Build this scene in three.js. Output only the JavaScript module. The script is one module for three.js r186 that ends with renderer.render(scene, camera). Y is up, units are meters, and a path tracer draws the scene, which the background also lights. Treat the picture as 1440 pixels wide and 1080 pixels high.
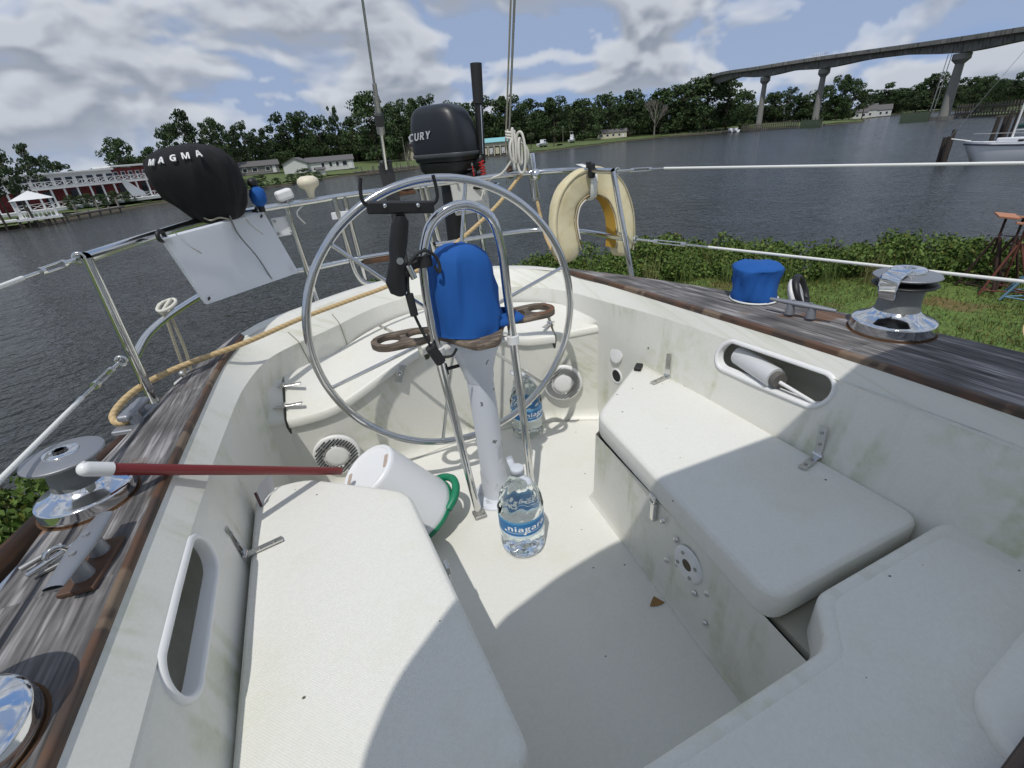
import * as THREE from 'three';
import { mergeGeometries, toCreasedNormals } from 'three/addons/utils/BufferGeometryUtils.js';
import { RoundedBoxGeometry } from 'three/addons/geometries/RoundedBoxGeometry.js';
import { FontLoader } from 'three/addons/loaders/FontLoader.js';
import { TextGeometry } from 'three/addons/geometries/TextGeometry.js';

// ---------- camera ----------
const scene = new THREE.Scene();
const V = (x, y, z) => new THREE.Vector3(x, y, z);
const RAD = Math.PI / 180;
const camera = new THREE.PerspectiveCamera(2 * Math.atan(540 / 655) / RAD, 4 / 3, 0.05, 6000);
{
  const p = 27.5 * RAD, r = 4.9 * RAD, y = 20 * RAD;
  const fw = V(Math.sin(y) * Math.cos(p), -Math.sin(p), -Math.cos(y) * Math.cos(p));
  const rt0 = V(Math.cos(y), 0, Math.sin(y)), up0 = rt0.clone().cross(fw);
  const up = up0.clone().multiplyScalar(Math.cos(r)).addScaledVector(rt0, Math.sin(r));
  camera.position.set(0, 1.2, 0);
  camera.up.copy(up);
  camera.lookAt(fw.clone().add(camera.position));
}
const renderer = new THREE.WebGLRenderer({ antialias: true });
renderer.setSize(1024, 768);
renderer.toneMapping = THREE.LinearToneMapping;
renderer.toneMappingExposure = 1.06;
renderer.shadowMap.enabled = true;

// ---------- noise ----------
function rng(seed) { let a = seed >>> 0; return () => { a |= 0; a = a + 0x6D2B79F5 | 0; let t = Math.imul(a ^ a >>> 15, 1 | a); t = t + Math.imul(t ^ t >>> 7, 61 | t) ^ t; return ((t ^ t >>> 14) >>> 0) / 4294967296; }; }
const PERM = new Uint8Array(512); { const r = rng(7); const p = [...Array(256).keys()]; for (let i = 255; i > 0; i--) { const j = Math.floor(r() * (i + 1)); [p[i], p[j]] = [p[j], p[i]]; } for (let i = 0; i < 512; i++) PERM[i] = p[i & 255]; }
const fade = t => t * t * t * (t * (t * 6 - 15) + 10), mix = (a, b, t) => a + (b - a) * t, clamp = (x, a = 0, b = 1) => Math.min(b, Math.max(a, x)), sstep = (a, b, x) => { const t = clamp((x - a) / (b - a)); return t * t * (3 - 2 * t); };
function vn2(x, y, per) { // tileable value noise, period per
  let xi = Math.floor(x), yi = Math.floor(y); const u = fade(x - xi), v = fade(y - yi);
  const m = a => ((a % per) + per) % per; const x0 = m(xi), x1 = m(xi + 1), y0 = m(yi), y1 = m(yi + 1);
  const h = (a, b) => PERM[(PERM[a & 255] + b) & 255] / 255;
  return mix(mix(h(x0, y0), h(x1, y0), u), mix(h(x0, y1), h(x1, y1), u), v);
}
function fbm2(u, v, per, oct = 5, gain = 0.5) { let s = 0, a = 0.5, n = 0, p = per; for (let i = 0; i < oct; i++) { s += a * vn2(u * p + i * 17.3 * 0, v * p, p); n += a; a *= gain; p *= 2; } return s / n; }
function vn3(x, y, z) {
  const xi = Math.floor(x), yi = Math.floor(y), zi = Math.floor(z), u = fade(x - xi), v = fade(y - yi), w = fade(z - zi);
  const h = (a, b, c) => PERM[(PERM[(PERM[a & 255] + b) & 255] + c) & 255] / 255;
  return mix(mix(mix(h(xi, yi, zi), h(xi + 1, yi, zi), u), mix(h(xi, yi + 1, zi), h(xi + 1, yi + 1, zi), u), v), mix(mix(h(xi, yi, zi + 1), h(xi + 1, yi, zi + 1), u), mix(h(xi, yi + 1, zi + 1), h(xi + 1, yi + 1, zi + 1), u), v), w);
}
function fbm3(x, y, z, o) { let s = 0, a = 0.5, n = 0; for (let i = 0; i < o; i++) { s += a * vn3(x, y, z); n += a; a *= 0.52; x = x * 2.03 + 11.7; y = y * 2.03 + 5.1; z = z * 2.03 + 3.3; } return s / n; }

// ---------- sky (air and broken cumulus) ----------
const sunDir = V(-0.283, 1, 0.435).normalize();
{
  const W = 2048, H = 1024, d = new Float32Array(W * H * 4);
  const dens = (x, y, z) => {
    const wx = fbm3(x * 4 + 9, y * 8, z * 4, 3) - 0.5, wy = fbm3(x * 4, y * 8 + 21, z * 4 + 4, 3) - 0.5;
    const X = x * 5.2 + wx * 1.5, Y = y * 13 + wy * 1.5, Z = z * 5.2 + wx * 0.8;
    return fbm3(X + 3.1, Y + 1.7, Z + 8.4, 6);
  };
  for (let j = 0; j < H; j++) {
    const el = ((j + 0.5) / H - 0.5) * Math.PI, sy = Math.sin(el), cy = Math.cos(el);
    for (let i = 0; i < W; i++) {
      const az = ((i + 0.5) / W - 0.5) * 2 * Math.PI, x = Math.cos(az) * cy, z = Math.sin(az) * cy, k = (j * W + i) * 4;
      let r, g, b;
      if (sy < -0.03) { r = 0.1; g = 0.12; b = 0.13; } else {
        const y = Math.max(sy, 0), t = Math.pow(y, 0.5);
        r = mix(0.29, 0.12, t); g = mix(0.40, 0.25, t); b = mix(0.62, 0.54, t);
        const yy = y < 0.3 ? y : 0.3 + (y - 0.3) * 0.45;
        const n = dens(x, yy, z), up = dens(x, yy + 0.022, z);
        const cov = sstep(0.425, 0.555, n), thick = sstep(0.50, 0.66, n), edge = clamp((n - up) * 7 + 0.5);
        const lit = clamp(0.28 + 0.72 * edge - thick * 0.22);
        const cr = mix(0.235, 0.62, lit), cg = mix(0.265, 0.645, lit), cb = mix(0.32, 0.685, lit);
        const veil = 0.55 * sstep(0.36, 0.54, fbm3(x * 2.2 + 5, yy * 6, z * 2.2, 4)), a = clamp(cov * 0.93 + veil * (1 - cov));
        r = mix(r, cov > 0.02 ? cr : 0.34, a); g = mix(g, cov > 0.02 ? cg : 0.40, a); b = mix(b, cov > 0.02 ? cb : 0.52, a);
        const hz = Math.exp(-y * 26) * 0.45; r = mix(r, 0.42, hz); g = mix(g, 0.50, hz); b = mix(b, 0.63, hz);
      }
      d[k] = r; d[k + 1] = g; d[k + 2] = b; d[k + 3] = 1;
    }
  }
  const t = new THREE.DataTexture(d, W, H, THREE.RGBAFormat, THREE.FloatType);
  t.mapping = THREE.EquirectangularReflectionMapping; t.magFilter = THREE.LinearFilter; t.minFilter = THREE.LinearFilter; t.needsUpdate = true;
  scene.background = t; scene.environment = t;
}
const sun = new THREE.DirectionalLight(new THREE.Color().setRGB(1, 0.97, 0.92), 2.3);
sun.position.copy(sunDir).multiplyScalar(60); sun.castShadow = true; sun.shadow.mapSize.set(2048, 2048);
Object.assign(sun.shadow.camera, { left: -30, right: 30, top: 30, bottom: -30, near: 1, far: 160 });
scene.add(sun); scene.add(sun.target);

// ---------- helpers ----------
const taken = {};
function numbered(n) { const k = taken[n] = (taken[n] ?? -1) + 1; return k ? n + '_' + String(k).padStart(3, '0') : n; }
function tag(o, label, category, group, kind) { Object.assign(o.userData, label ? { label } : {}, category ? { category } : {}, group ? { group } : {}, kind ? { kind } : {}); return o; }
function thing(name, label, category, p = [0, 0, 0], turn = 0, group) { const g = new THREE.Group(); g.name = numbered(name); g.position.set(...p); g.rotation.y = turn; scene.add(g); return tag(g, label, category, group); }
function part(parent, name, geo, m, label) {
  const g = Array.isArray(geo) ? mergeGeometries(geo.map(a => prep(a))) : geo;
  const o = new THREE.Mesh(g, m); o.name = parent === scene ? numbered(name) : name; o.castShadow = o.receiveShadow = true; parent.add(o); if (label) o.userData.label = label; return o;
}
function prep(g) { g = g.index ? g.toNonIndexed() : g; for (const k of Object.keys(g.attributes)) if (!['position', 'normal', 'uv', 'color'].includes(k)) g.deleteAttribute(k); if (!g.attributes.normal) g.computeVertexNormals(); if (!g.attributes.uv) g.setAttribute('uv', new THREE.BufferAttribute(new Float32Array(g.attributes.position.count * 2), 2)); g.morphAttributes = {}; return g; }
function uvBox(g, s = 1) { // uv in metres from the dominant axis of each face
  g = g.index ? g.toNonIndexed() : g; const p = g.attributes.position, n = p.count, uv = new Float32Array(n * 2), a = V(), b = V(), c = V();
  if (!g.attributes.normal) g.computeVertexNormals();
  for (let i = 0; i < n; i += 3) {
    a.fromBufferAttribute(p, i); b.fromBufferAttribute(p, i + 1); c.fromBufferAttribute(p, i + 2);
    const N = b.clone().sub(a).cross(c.clone().sub(a)), ax = Math.abs(N.x), ay = Math.abs(N.y), az = Math.abs(N.z);
    [a, b, c].forEach((q, k) => { let U, W; if (ay >= ax && ay >= az) { U = q.x; W = q.z; } else if (ax >= az) { U = q.z; W = q.y; } else { U = q.x; W = q.y; } uv[(i + k) * 2] = U * s; uv[(i + k) * 2 + 1] = W * s; });
  }
  g.setAttribute('uv', new THREE.BufferAttribute(uv, 2)); return g;
}
function box(w, h, d, x = 0, y = 0, z = 0, r = 0) { const g = r ? new RoundedBoxGeometry(w, h, d, 2, r) : new THREE.BoxGeometry(w, h, d); g.translate(x, y, z); return uvBox(g); }
function bar(a, b, r, seg = 10, r2 = r) { const A = V(...a), B = V(...b), d = B.clone().sub(A), g = new THREE.CylinderGeometry(r2, r, d.length(), seg); g.translate(0, d.length() / 2, 0); g.applyQuaternion(new THREE.Quaternion().setFromUnitVectors(V(0, 1, 0), d.normalize())); g.translate(...a); return g; }
function beam(a, b, w, h) { const A = V(...a), B = V(...b), d = B.clone().sub(A), L = d.length(), g = new THREE.BoxGeometry(w, h, L); const m = new THREE.Matrix4().lookAt(B, A, V(0, 1, 0)); g.applyMatrix4(m); g.translate((a[0] + b[0]) / 2, (a[1] + b[1]) / 2, (a[2] + b[2]) / 2); return uvBox(g); }
function tube(pts, r, n = 40, seg = 10, closed = false) { return new THREE.TubeGeometry(new THREE.CatmullRomCurve3(pts.map(p => V(...p)), closed, 'centripetal'), n, r, seg, closed); }
function lathe(prof, seg = 32) { return new THREE.LatheGeometry(prof.map(p => new THREE.Vector2(p[0], p[1])), seg); }
function put(g, x, y, z, rx = 0, ry = 0, rz = 0) { if (rx) g.rotateX(rx); if (rz) g.rotateZ(rz); if (ry) g.rotateY(ry); g.translate(x, y, z); return g; }
function ball(r, x, y, z, s = 14) { return new THREE.SphereGeometry(r, s, Math.ceil(s * 0.7)).translate(x, y, z); }
function loft(rows, closedU = false, uvs = 1) { // rows of equal-length point lists -> smooth surface, uv in metres along it
  const R = rows.length, C = rows[0].length, pos = [], idx = [], uv = [];
  for (let i = 0; i < R; i++) { let s = 0; for (let j = 0; j < C; j++) { const p = rows[i][j]; pos.push(...p); if (j) { const q = rows[i][j - 1]; s += Math.hypot(p[0] - q[0], p[1] - q[1], p[2] - q[2]); } const t = i ? Math.hypot(rows[i][j][0] - rows[0][j][0], rows[i][j][1] - rows[0][j][1], rows[i][j][2] - rows[0][j][2]) : 0; uv.push(s * uvs, -t * uvs); } }
  for (let i = 0; i < R - 1; i++) for (let j = 0; j < C - 1 + (closedU ? 1 : 0); j++) { const a = i * C + j, b = i * C + (j + 1) % C, c = a + C, d = b + C; idx.push(a, c, b, b, c, d); }
  const g = new THREE.BufferGeometry(); g.setAttribute('position', new THREE.Float32BufferAttribute(pos, 3)); g.setAttribute('uv', new THREE.Float32BufferAttribute(uv, 2)); g.setIndex(idx); g.computeVertexNormals(); return g;
}
function smooth(pts, n) { const c = new THREE.CatmullRomCurve3(pts.map(p => V(...p)), false, 'centripetal'); return c.getPoints(n).map(p => [p.x, p.y, p.z]); }
const lerp3 = (a, b, t) => [mix(a[0], b[0], t), mix(a[1], b[1], t), mix(a[2], b[2], t)];
const mixRow = (A, B, t) => A.map((a, i) => lerp3(a, B[i], t));
function roundShape(poly, r) { // polygon (x, z) with rounded corners as a Shape in (x, -z)
  const n = poly.length, s = new THREE.Shape();
  for (let i = 0; i < n; i++) {
    const p = poly[i], a = poly[(i + n - 1) % n], b = poly[(i + 1) % n], ra = Math.hypot(a[0] - p[0], a[1] - p[1]), rb = Math.hypot(b[0] - p[0], b[1] - p[1]), q = Math.min(r, ra / 2.1, rb / 2.1);
    const p0 = [p[0] + (a[0] - p[0]) / ra * q, p[1] + (a[1] - p[1]) / ra * q], p1 = [p[0] + (b[0] - p[0]) / rb * q, p[1] + (b[1] - p[1]) / rb * q];
    if (!i) s.moveTo(p0[0], -p0[1]); else s.lineTo(p0[0], -p0[1]); s.quadraticCurveTo(p[0], -p[1], p1[0], -p1[1]);
  }
  s.closePath(); return s;
}
function slab(poly, y0, y1, r = 0, corner = 0.03, seg = 3) { // horizontal plate, top edge rounded by r
  const g = new THREE.ExtrudeGeometry(roundShape(poly, corner), { depth: Math.max(0.001, y1 - y0 - 2 * r), bevelEnabled: r > 0, bevelSize: r, bevelOffset: -r, bevelThickness: r, bevelSegments: seg, curveSegments: 6 });
  g.rotateX(-Math.PI / 2); g.translate(0, y0 + r, 0); return uvBox(toCreasedNormals(g, 0.6));
}
// ---------- textures ----------
function tex(w, h, fn, srgb = true, rep) { const d = new Uint8Array(w * h * 4); for (let j = 0; j < h; j++) for (let i = 0; i < w; i++) { const c = fn(i / w, j / h), k = (j * w + i) * 4; d[k] = clamp(c[0]) * 255; d[k + 1] = clamp(c[1]) * 255; d[k + 2] = clamp(c[2]) * 255; d[k + 3] = 255; } const t = new THREE.DataTexture(d, w, h); t.wrapS = t.wrapT = THREE.RepeatWrapping; t.magFilter = THREE.LinearFilter; t.minFilter = THREE.LinearMipmapLinearFilter; t.generateMipmaps = true; if (srgb) t.colorSpace = THREE.SRGBColorSpace; if (rep) t.repeat.set(rep[0], rep[1]); t.needsUpdate = true; return t; }
const M = (o, P) => P ? new THREE.MeshPhysicalMaterial(o) : new THREE.MeshStandardMaterial(o);
const lin = (r, g, b) => new THREE.Color().setRGB(r, g, b);
const flat = (r, g, b, rough = 0.6, o = {}) => M({ color: lin(r, g, b), roughness: rough, side: THREE.DoubleSide, ...o });
// ---------- materials ----------
const specks = (() => { const r = rng(91), a = []; for (let i = 0; i < 26; i++) a.push([r(), r(), 0.001 + r() * 0.002]); return a; })();
const gelTex = tex(1024, 1024, (u, v) => {
  const a = fbm2(u, v, 4, 5), b = fbm2(u + 0.37, v + 0.11, 16, 4), y = sstep(0.52, 0.75, a) * 0.5 + sstep(0.58, 0.8, b) * 0.35; let c = [0.885 - 0.02 * y, 0.88 - 0.02 * y, 0.852 - 0.045 * y], f = (vn2(u * 256, v * 256, 256) - 0.5) * 0.018;
  for (const s of specks) { const d = Math.hypot(u - s[0], (v - s[1]) * 1.6); if (d < s[2]) c = [0.33, 0.31, 0.26]; } return c.map(q => q + f);
}, true, [0.8, 0.8]);
const wallTex = tex(1024, 1024, (u, v) => {
  const st = fbm2(u * 1, v * 0.12, 24, 4), m = fbm2(u + 0.2, v + 0.6, 5, 6), g = fbm2(u, v, 40, 3);
  const fine = fbm2(u + 0.7, v + 0.4, 70, 3), k = sstep(0.44, 0.74, st) * sstep(0.3, 0.62, m) * (0.35 + 0.9 * fine), y = sstep(0.46, 0.72, m) * sstep(0.25, 0.75, g) * (0.4 + 0.8 * fine);
  const f = (vn2(u * 300, v * 300, 300) - 0.5) * 0.02; return [0.872 - 0.085 * k - 0.055 * y + f, 0.868 - 0.078 * k - 0.045 * y + f, 0.836 - 0.115 * k - 0.085 * y + f];
}, true, [0.9, 0.9]);
const skidTex = tex(256, 256, (u, v) => { const a = 0.5 + 0.5 * Math.sin(u * 2 * Math.PI * 32) * Math.sin(v * 2 * Math.PI * 32), n = vn2(u * 64, v * 64, 64); const c = a * 0.7 + n * 0.3; return [c, c, c]; }, false, [6, 6]);
const roughTex = tex(512, 512, (u, v) => { const c = 0.62 + 0.5 * (fbm2(u, v, 6, 5) - 0.5); return [c, c, c]; }, false, [0.9, 0.9]);
const gel = M({ map: gelTex, roughness: 0.62, roughnessMap: roughTex, side: THREE.DoubleSide });
const gelWall = M({ map: wallTex, roughness: 0.7, roughnessMap: roughTex, side: THREE.DoubleSide });
const gelSkid = M({ map: gelTex, roughness: 0.8, bumpMap: skidTex, bumpScale: 0.0006, side: THREE.DoubleSide });
const teakTex = tex(1024, 1024, (u, v) => { // grain runs along u (fore and aft); silvered teak with rust-brown worn places
  const g = 0.6 * fbm2(u * 0.035, v, 256, 1) + 0.4 * fbm2(u * 0.07, v + 0.31, 150, 1), g2 = fbm2(u * 0.09, v, 60, 3), m = fbm2(u + 0.3, v + 0.7, 5, 5), w = sstep(0.57, 0.68, m) * (0.5 + 0.7 * fbm2(u * 0.3, v, 60, 3)), p = fbm2(u + 0.5, v + 0.1, 9, 5), l = 0.40 + 0.26 * (g - 0.5) + 0.26 * (g2 - 0.5) + 0.24 * (p - 0.5);
  const s = sstep(0.6, 0.72, g2) * 0.10; return [mix(l + s, 0.42 + 0.3 * (g - 0.5), w * 0.8), mix(l * 0.975 + s, 0.28 + 0.24 * (g - 0.5), w * 0.8), mix(l * 0.97 + s, 0.19 + 0.18 * (g - 0.5), w * 0.8)];
}, true, [1.4, 1.4]);
const teakBump = tex(512, 512, (u, v) => { const c = fbm2(u * 0.05, v, 120, 2); return [c, c, c]; }, false, [1.4, 1.4]);
const teak = M({ map: teakTex, roughness: 0.82, bumpMap: teakBump, bumpScale: 0.0025, side: THREE.DoubleSide });
const brownTex = tex(512, 512, (u, v) => { const g = fbm2(u * 0.1, v, 80, 4), m = fbm2(u, v, 9, 5), l = 0.27 + 0.3 * (g - 0.5), k = sstep(0.46, 0.62, m), q = sstep(0.6, 0.7, fbm2(u + 0.3, v + 0.6, 12, 4)); return [mix(mix(l * 1.05, 0.40, k * 0.65), 0.53, q * 0.7), mix(mix(l * 0.86, 0.28, k * 0.65), 0.46, q * 0.7), mix(mix(l * 0.74, 0.2, k * 0.65), 0.38, q * 0.7)]; }, true, [1.2, 1.2]);
const brownWood = M({ map: brownTex, roughness: 0.6, side: THREE.DoubleSide });
const rustWood = M({ color: lin(0.20, 0.085, 0.035), map: teakTex, roughness: 0.75 });
const steelR = tex(512, 512, (u, v) => { const c = 0.5 + 0.9 * (fbm2(u, v, 8, 5) - 0.5); return [c, c, c]; }, false, [3, 3]);
const steel = M({ color: lin(0.66, 0.66, 0.65), metalness: 1, roughness: 0.26, roughnessMap: steelR, side: THREE.DoubleSide });
const chrome = M({ color: lin(0.74, 0.75, 0.76), metalness: 1, roughness: 0.2, roughnessMap: steelR, side: THREE.DoubleSide });
const dullMetal = M({ color: lin(0.42, 0.42, 0.41), metalness: 0.9, roughness: 0.5 });
const greyAlu = M({ color: lin(0.33, 0.34, 0.36), metalness: 0.75, roughness: 0.5 });
const black = flat(0.012, 0.012, 0.013, 0.5), rubber = flat(0.02, 0.02, 0.021, 0.75), jointTone = flat(0.24, 0.23, 0.19, 0.9), holeBlack = flat(0.03, 0.03, 0.03, 0.7);
const whitePlastic = flat(0.78, 0.78, 0.77, 0.4), whitePaint = flat(0.76, 0.77, 0.79, 0.35), cream = flat(0.72, 0.66, 0.5, 0.5);
const weave = tex(256, 256, (u, v) => { const c = 0.5 + 0.25 * Math.sin(u * 2 * Math.PI * 64) + 0.25 * Math.sin(v * 2 * Math.PI * 64); return [c, c, c]; }, false, [8, 8]);
const blueCanvas = M({ color: lin(0.008, 0.095, 0.36), roughness: 0.85, bumpMap: weave, bumpScale: 0.0004, side: THREE.DoubleSide });
const blackCanvas = M({ color: lin(0.006, 0.006, 0.007), roughness: 0.9, bumpMap: weave, bumpScale: 0.0004, side: THREE.DoubleSide });
const ropeTex = tex(128, 128, (u, v) => { const c = 0.5 + 0.5 * Math.sin((u * 40 + v * 2) * 2 * Math.PI); return [0.70 + 0.12 * c, 0.60 + 0.12 * c, 0.44 + 0.1 * c]; }, true, [1, 1]);
const ropeMat = M({ map: ropeTex, roughness: 0.9 }), ropeGrey = flat(0.42, 0.38, 0.29, 0.9), ropeWhite = flat(0.66, 0.64, 0.57, 0.85);
const wireWhite = flat(0.78, 0.78, 0.74, 0.45);
const redPaint = flat(0.20, 0.022, 0.022, 0.4), greenPlastic = flat(0.008, 0.20, 0.10, 0.4);

// ---------- river ----------
{
  const N = 1024, hm = tex(N, N, (u, v) => { const q = v + 0.02 * (fbm2(u, v, 6, 3) - 0.5); const a = fbm2(u * 1, q * 1, 18, 5, 0.58), b = fbm2(u + 0.31, q + 0.17, 46, 4, 0.6), c = fbm2(u + 0.1, v, 5, 3); const h = 0.34 * a + 0.4 * b * (0.55 + 0.9 * c) + 0.16 * c; return [h, h, h]; }, false);
  const mk = (w, d, x, z) => { const g = new THREE.PlaneGeometry(w, d, 1, 1); g.rotateX(-Math.PI / 2); g.translate(x, -4.6, z); return uvBox(g, 1 / 15); };
  const m = M({ color: lin(0.026, 0.028, 0.025), roughness: 0.14, ior: 1.333, bumpMap: hm, bumpScale: 0.34 }, true);
  part(scene, 'river', mk(3000, 3000, 0, -600), m).userData.kind = 'structure';
}
// ---------- banks ----------
const SH = [[-150, -40], [-70, -70], [-41.5, -90.6], [-39.2, -97.5], [-36.6, -100.5], [-33, -110.7], [-28, -121], [-20, -122], [-12.7, -129], [-9.7, -141], [-0.3, -147], [11.2, -164], [23.6, -167], [39, -174], [56, -197], [78, -236], [96, -215], [127, -235], [185, -273], [235, -290], [262, -262], [262, -243], [280, -215], [300, -205], [380, -262], [520, -330], [560, -330], [480, -240], [330, -165], [262, -140], [236, -105], [180, -40], [150, 40]];
function sdLine(L, x, z) { let best = 1e9; for (let i = 0; i < L.length - 1; i++) { const a = L[i], b = L[i + 1], dx = b[0] - a[0], dz = b[1] - a[1], t = clamp(((x - a[0]) * dx + (z - a[1]) * dz) / (dx * dx + dz * dz)); best = Math.min(best, Math.hypot(a[0] + dx * t - x, a[1] + dz * t - z)); } return best; }
const farH = (x, z) => -4.15 + Math.min(2.9, sdLine(SH, x, z) * 0.045);
const grassTex = tex(1024, 1024, (u, v) => { const a = fbm2(u, v, 6, 6), b = fbm2(u + 0.4, v, 90, 3), d = sstep(0.56, 0.72, fbm2(u + 0.6, v + 0.3, 5, 5)), k = 0.75 + 0.5 * b; return [mix(0.30, 0.38, a) * k * (1 + 0.16 * d), mix(0.40, 0.43, a) * k * (1 - 0.16 * d), mix(0.17, 0.19, a) * k * (1 + 0.1 * d)]; }, true, [0.16, 0.16]);
const grassMat = M({ map: grassTex, roughness: 0.95, side: THREE.DoubleSide });
const farGrassTex = tex(512, 512, (u, v) => { const a = fbm2(u, v, 8, 6), b = fbm2(u, v, 60, 3), k = 0.8 + 0.4 * b; return [mix(0.29, 0.39, a) * k, mix(0.36, 0.42, a) * k, mix(0.19, 0.23, a) * k]; }, true, [0.02, 0.02]);
const farGrass = M({ map: farGrassTex, roughness: 0.95, side: THREE.DoubleSide });
{ // far bank: polygon of the land filled and raised by the distance from the shore
  const back = [[700, 40], [1400, -300], [1400, -1500], [-900, -1500], [-900, -40]];
  const rnd = rng(5), pts = []; for (let i = 0; i < SH.length - 1; i++) { const a = SH[i], b = SH[i + 1], L = Math.hypot(b[0] - a[0], b[1] - a[1]), n = Math.max(1, Math.round(L / 5)); for (let k = 0; k < n; k++) { const t = k / n; pts.push([mix(a[0], b[0], t) + (rnd() - 0.5) * 1.6, mix(a[1], b[1], t) + (rnd() - 0.5) * 1.6]); } }
  pts.push(SH[SH.length - 1]);
  const offs = [0, 1.2, 6, 20, 70], N = pts.length, nor = pts.map((p, i) => { const a = pts[Math.max(0, i - 3)], b = pts[Math.min(N - 1, i + 3)], dx = b[0] - a[0], dz = b[1] - a[1], l = Math.hypot(dx, dz); return [dz / l, -dx / l]; });
  const s = new THREE.Shape(); [...pts, ...back].forEach((p, i) => i ? s.lineTo(p[0], -p[1]) : s.moveTo(p[0], -p[1]));
  const g = new THREE.ShapeGeometry(s); g.rotateX(-Math.PI / 2);
  // subdivide by a grid sheet inside the land for the rise
  const inside = (x, z) => { let c = false; const P = [...pts, ...back]; for (let i = 0, j = P.length - 1; i < P.length; j = i++) if ((P[i][1] > z) !== (P[j][1] > z) && x < (P[j][0] - P[i][0]) * (z - P[i][1]) / (P[j][1] - P[i][1]) + P[i][0]) c = !c; return c; };
  g.translate(0, -4.2, 0);
  part(scene, 'far_bank', uvBox(g), farGrass).userData.kind = 'structure';
  const cell = 6, pos = [], idx = [], id = new Map(); const vtx = (i, j) => { const k = i * 10000 + j; if (!id.has(k)) { const x = i * cell, z = -j * cell; id.set(k, pos.length / 3); pos.push(x, farH(x, z), z); } return id.get(k); };
  for (let i = -34; i < 95; i++) for (let j = 8; j < 75; j++) { const ok = [[0, 0], [1, 0], [0, 1], [1, 1]].every(([a, b]) => inside((i + a) * cell, -(j + b) * cell)); if (!ok) continue; const a = vtx(i, j), b = vtx(i + 1, j), c = vtx(i, j + 1), d = vtx(i + 1, j + 1); idx.push(a, b, c, b, d, c); }
  const t = new THREE.BufferGeometry(); t.setAttribute('position', new THREE.Float32BufferAttribute(pos, 3)); t.setIndex(idx); t.computeVertexNormals();
  part(scene, 'far_lawn', uvBox(t), farGrass).userData.kind = 'structure';
  // muddy edge that drops into the water
  const rows = [[0.4, -4.18], [0, -4.3], [-0.5, -4.75]].map(([o, y]) => pts.map((p, i) => [p[0] + nor[i][0] * o, y, p[1] + nor[i][1] * o]));
  part(scene, 'far_shore_edge', uvBox(loft(rows)), flat(0.09, 0.075, 0.05, 0.95)).userData.kind = 'structure';
}
// near bank under and beside the boat
const NB = [[-40, 30], [-14, 3], [-7.2, -4.5], [-5.2, -8.3], [-2.2, -12.2], [1.2, -15.6], [4, -15.4], [7, -14.2], [10, -13.2], [11.8, -11.5], [13.2, -9.8], [14.8, -8.6], [17, -7], [22, -4], [32, 2], [50, 12], [80, 30]];
function nbInside(x, z) { let i = 0; while (i < NB.length - 2 && x > NB[i + 1][0]) i++; const a = NB[i], b = NB[i + 1], t = (x - a[0]) / (b[0] - a[0]); return z - mix(a[1], b[1], t); }
function nearH(x, z) { const s = nbInside(x, z), d = sdLine(NB, x, z) * (s > 0 ? 1 : -1), n = fbm3(x * 0.35, 2, z * 0.35, 4) - 0.5; return d > 1.2 ? -2.7 + n * 0.22 : mix(-5.1, -2.7 + n * 0.22, sstep(-1.2, 1.2, d)); }
{
  const pos = [], idx = [], nx = 200, nz = 110, X0 = -30, X1 = 70, Z0 = -19, Z1 = 36; for (let j = 0; j <= nz; j++) for (let i = 0; i <= nx; i++) { const x = mix(X0, X1, i / nx), z = mix(Z0, Z1, j / nz); pos.push(x, nearH(x, z), z); }
  for (let j = 0; j < nz; j++) for (let i = 0; i < nx; i++) { const a = j * (nx + 1) + i, b = a + 1, c = a + nx + 1, d = c + 1; idx.push(a, c, b, b, c, d); }
  const g = new THREE.BufferGeometry(); g.setAttribute('position', new THREE.Float32BufferAttribute(pos, 3)); g.setIndex(idx); g.computeVertexNormals();
  part(scene, 'near_bank', uvBox(g), grassMat).userData.kind = 'structure';
  // grass blades
  const bl = new THREE.BufferGeometry(); bl.setAttribute('position', new THREE.Float32BufferAttribute([-0.006, 0, 0, 0.006, 0, 0, 0.02, 1, 0.01, -0.006, 0, 0, 0.02, 1, 0.01, 0.012, 0.6, -0.01], 3)); bl.computeVertexNormals(); bl.setAttribute('uv', new THREE.Float32BufferAttribute(new Float32Array(12), 2));
  const n = 52000, im = new THREE.InstancedMesh(bl, M({ color: 0xffffff, roughness: 0.8, side: THREE.DoubleSide }), n), r = rng(31), m4 = new THREE.Matrix4(), q = new THREE.Quaternion(), c = new THREE.Color();
  let k = 0, guard = 0; while (k < n && guard++ < 900000) { const x = mix(3, 26, r()), z = mix(-15.5, 1, r()); if (nbInside(x, z) < 0.6) continue; const f = fbm3(x * 0.5, 1, z * 0.5, 4); if (f < 0.44 && r() < 0.7) continue; q.setFromEuler(new THREE.Euler((r() - 0.5) * 0.9, r() * 6.3, (r() - 0.5) * 0.9)); m4.compose(V(x, nearH(x, z) - 0.005, z), q, V(1.1, 0.035 + r() * 0.085, 1.1)); im.setMatrixAt(k, m4); const b = 0.7 + r() * 0.6; c.setRGB(mix(0.075, 0.16, r()) * b, 0.14 * b, 0.03 * b); im.setColorAt(k, c); k++; }
  im.count = k; im.name = 'grass'; scene.add(im); tag(im, 'short mown grass growing on the near bank', 'grass', null, 'stuff');
}
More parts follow.
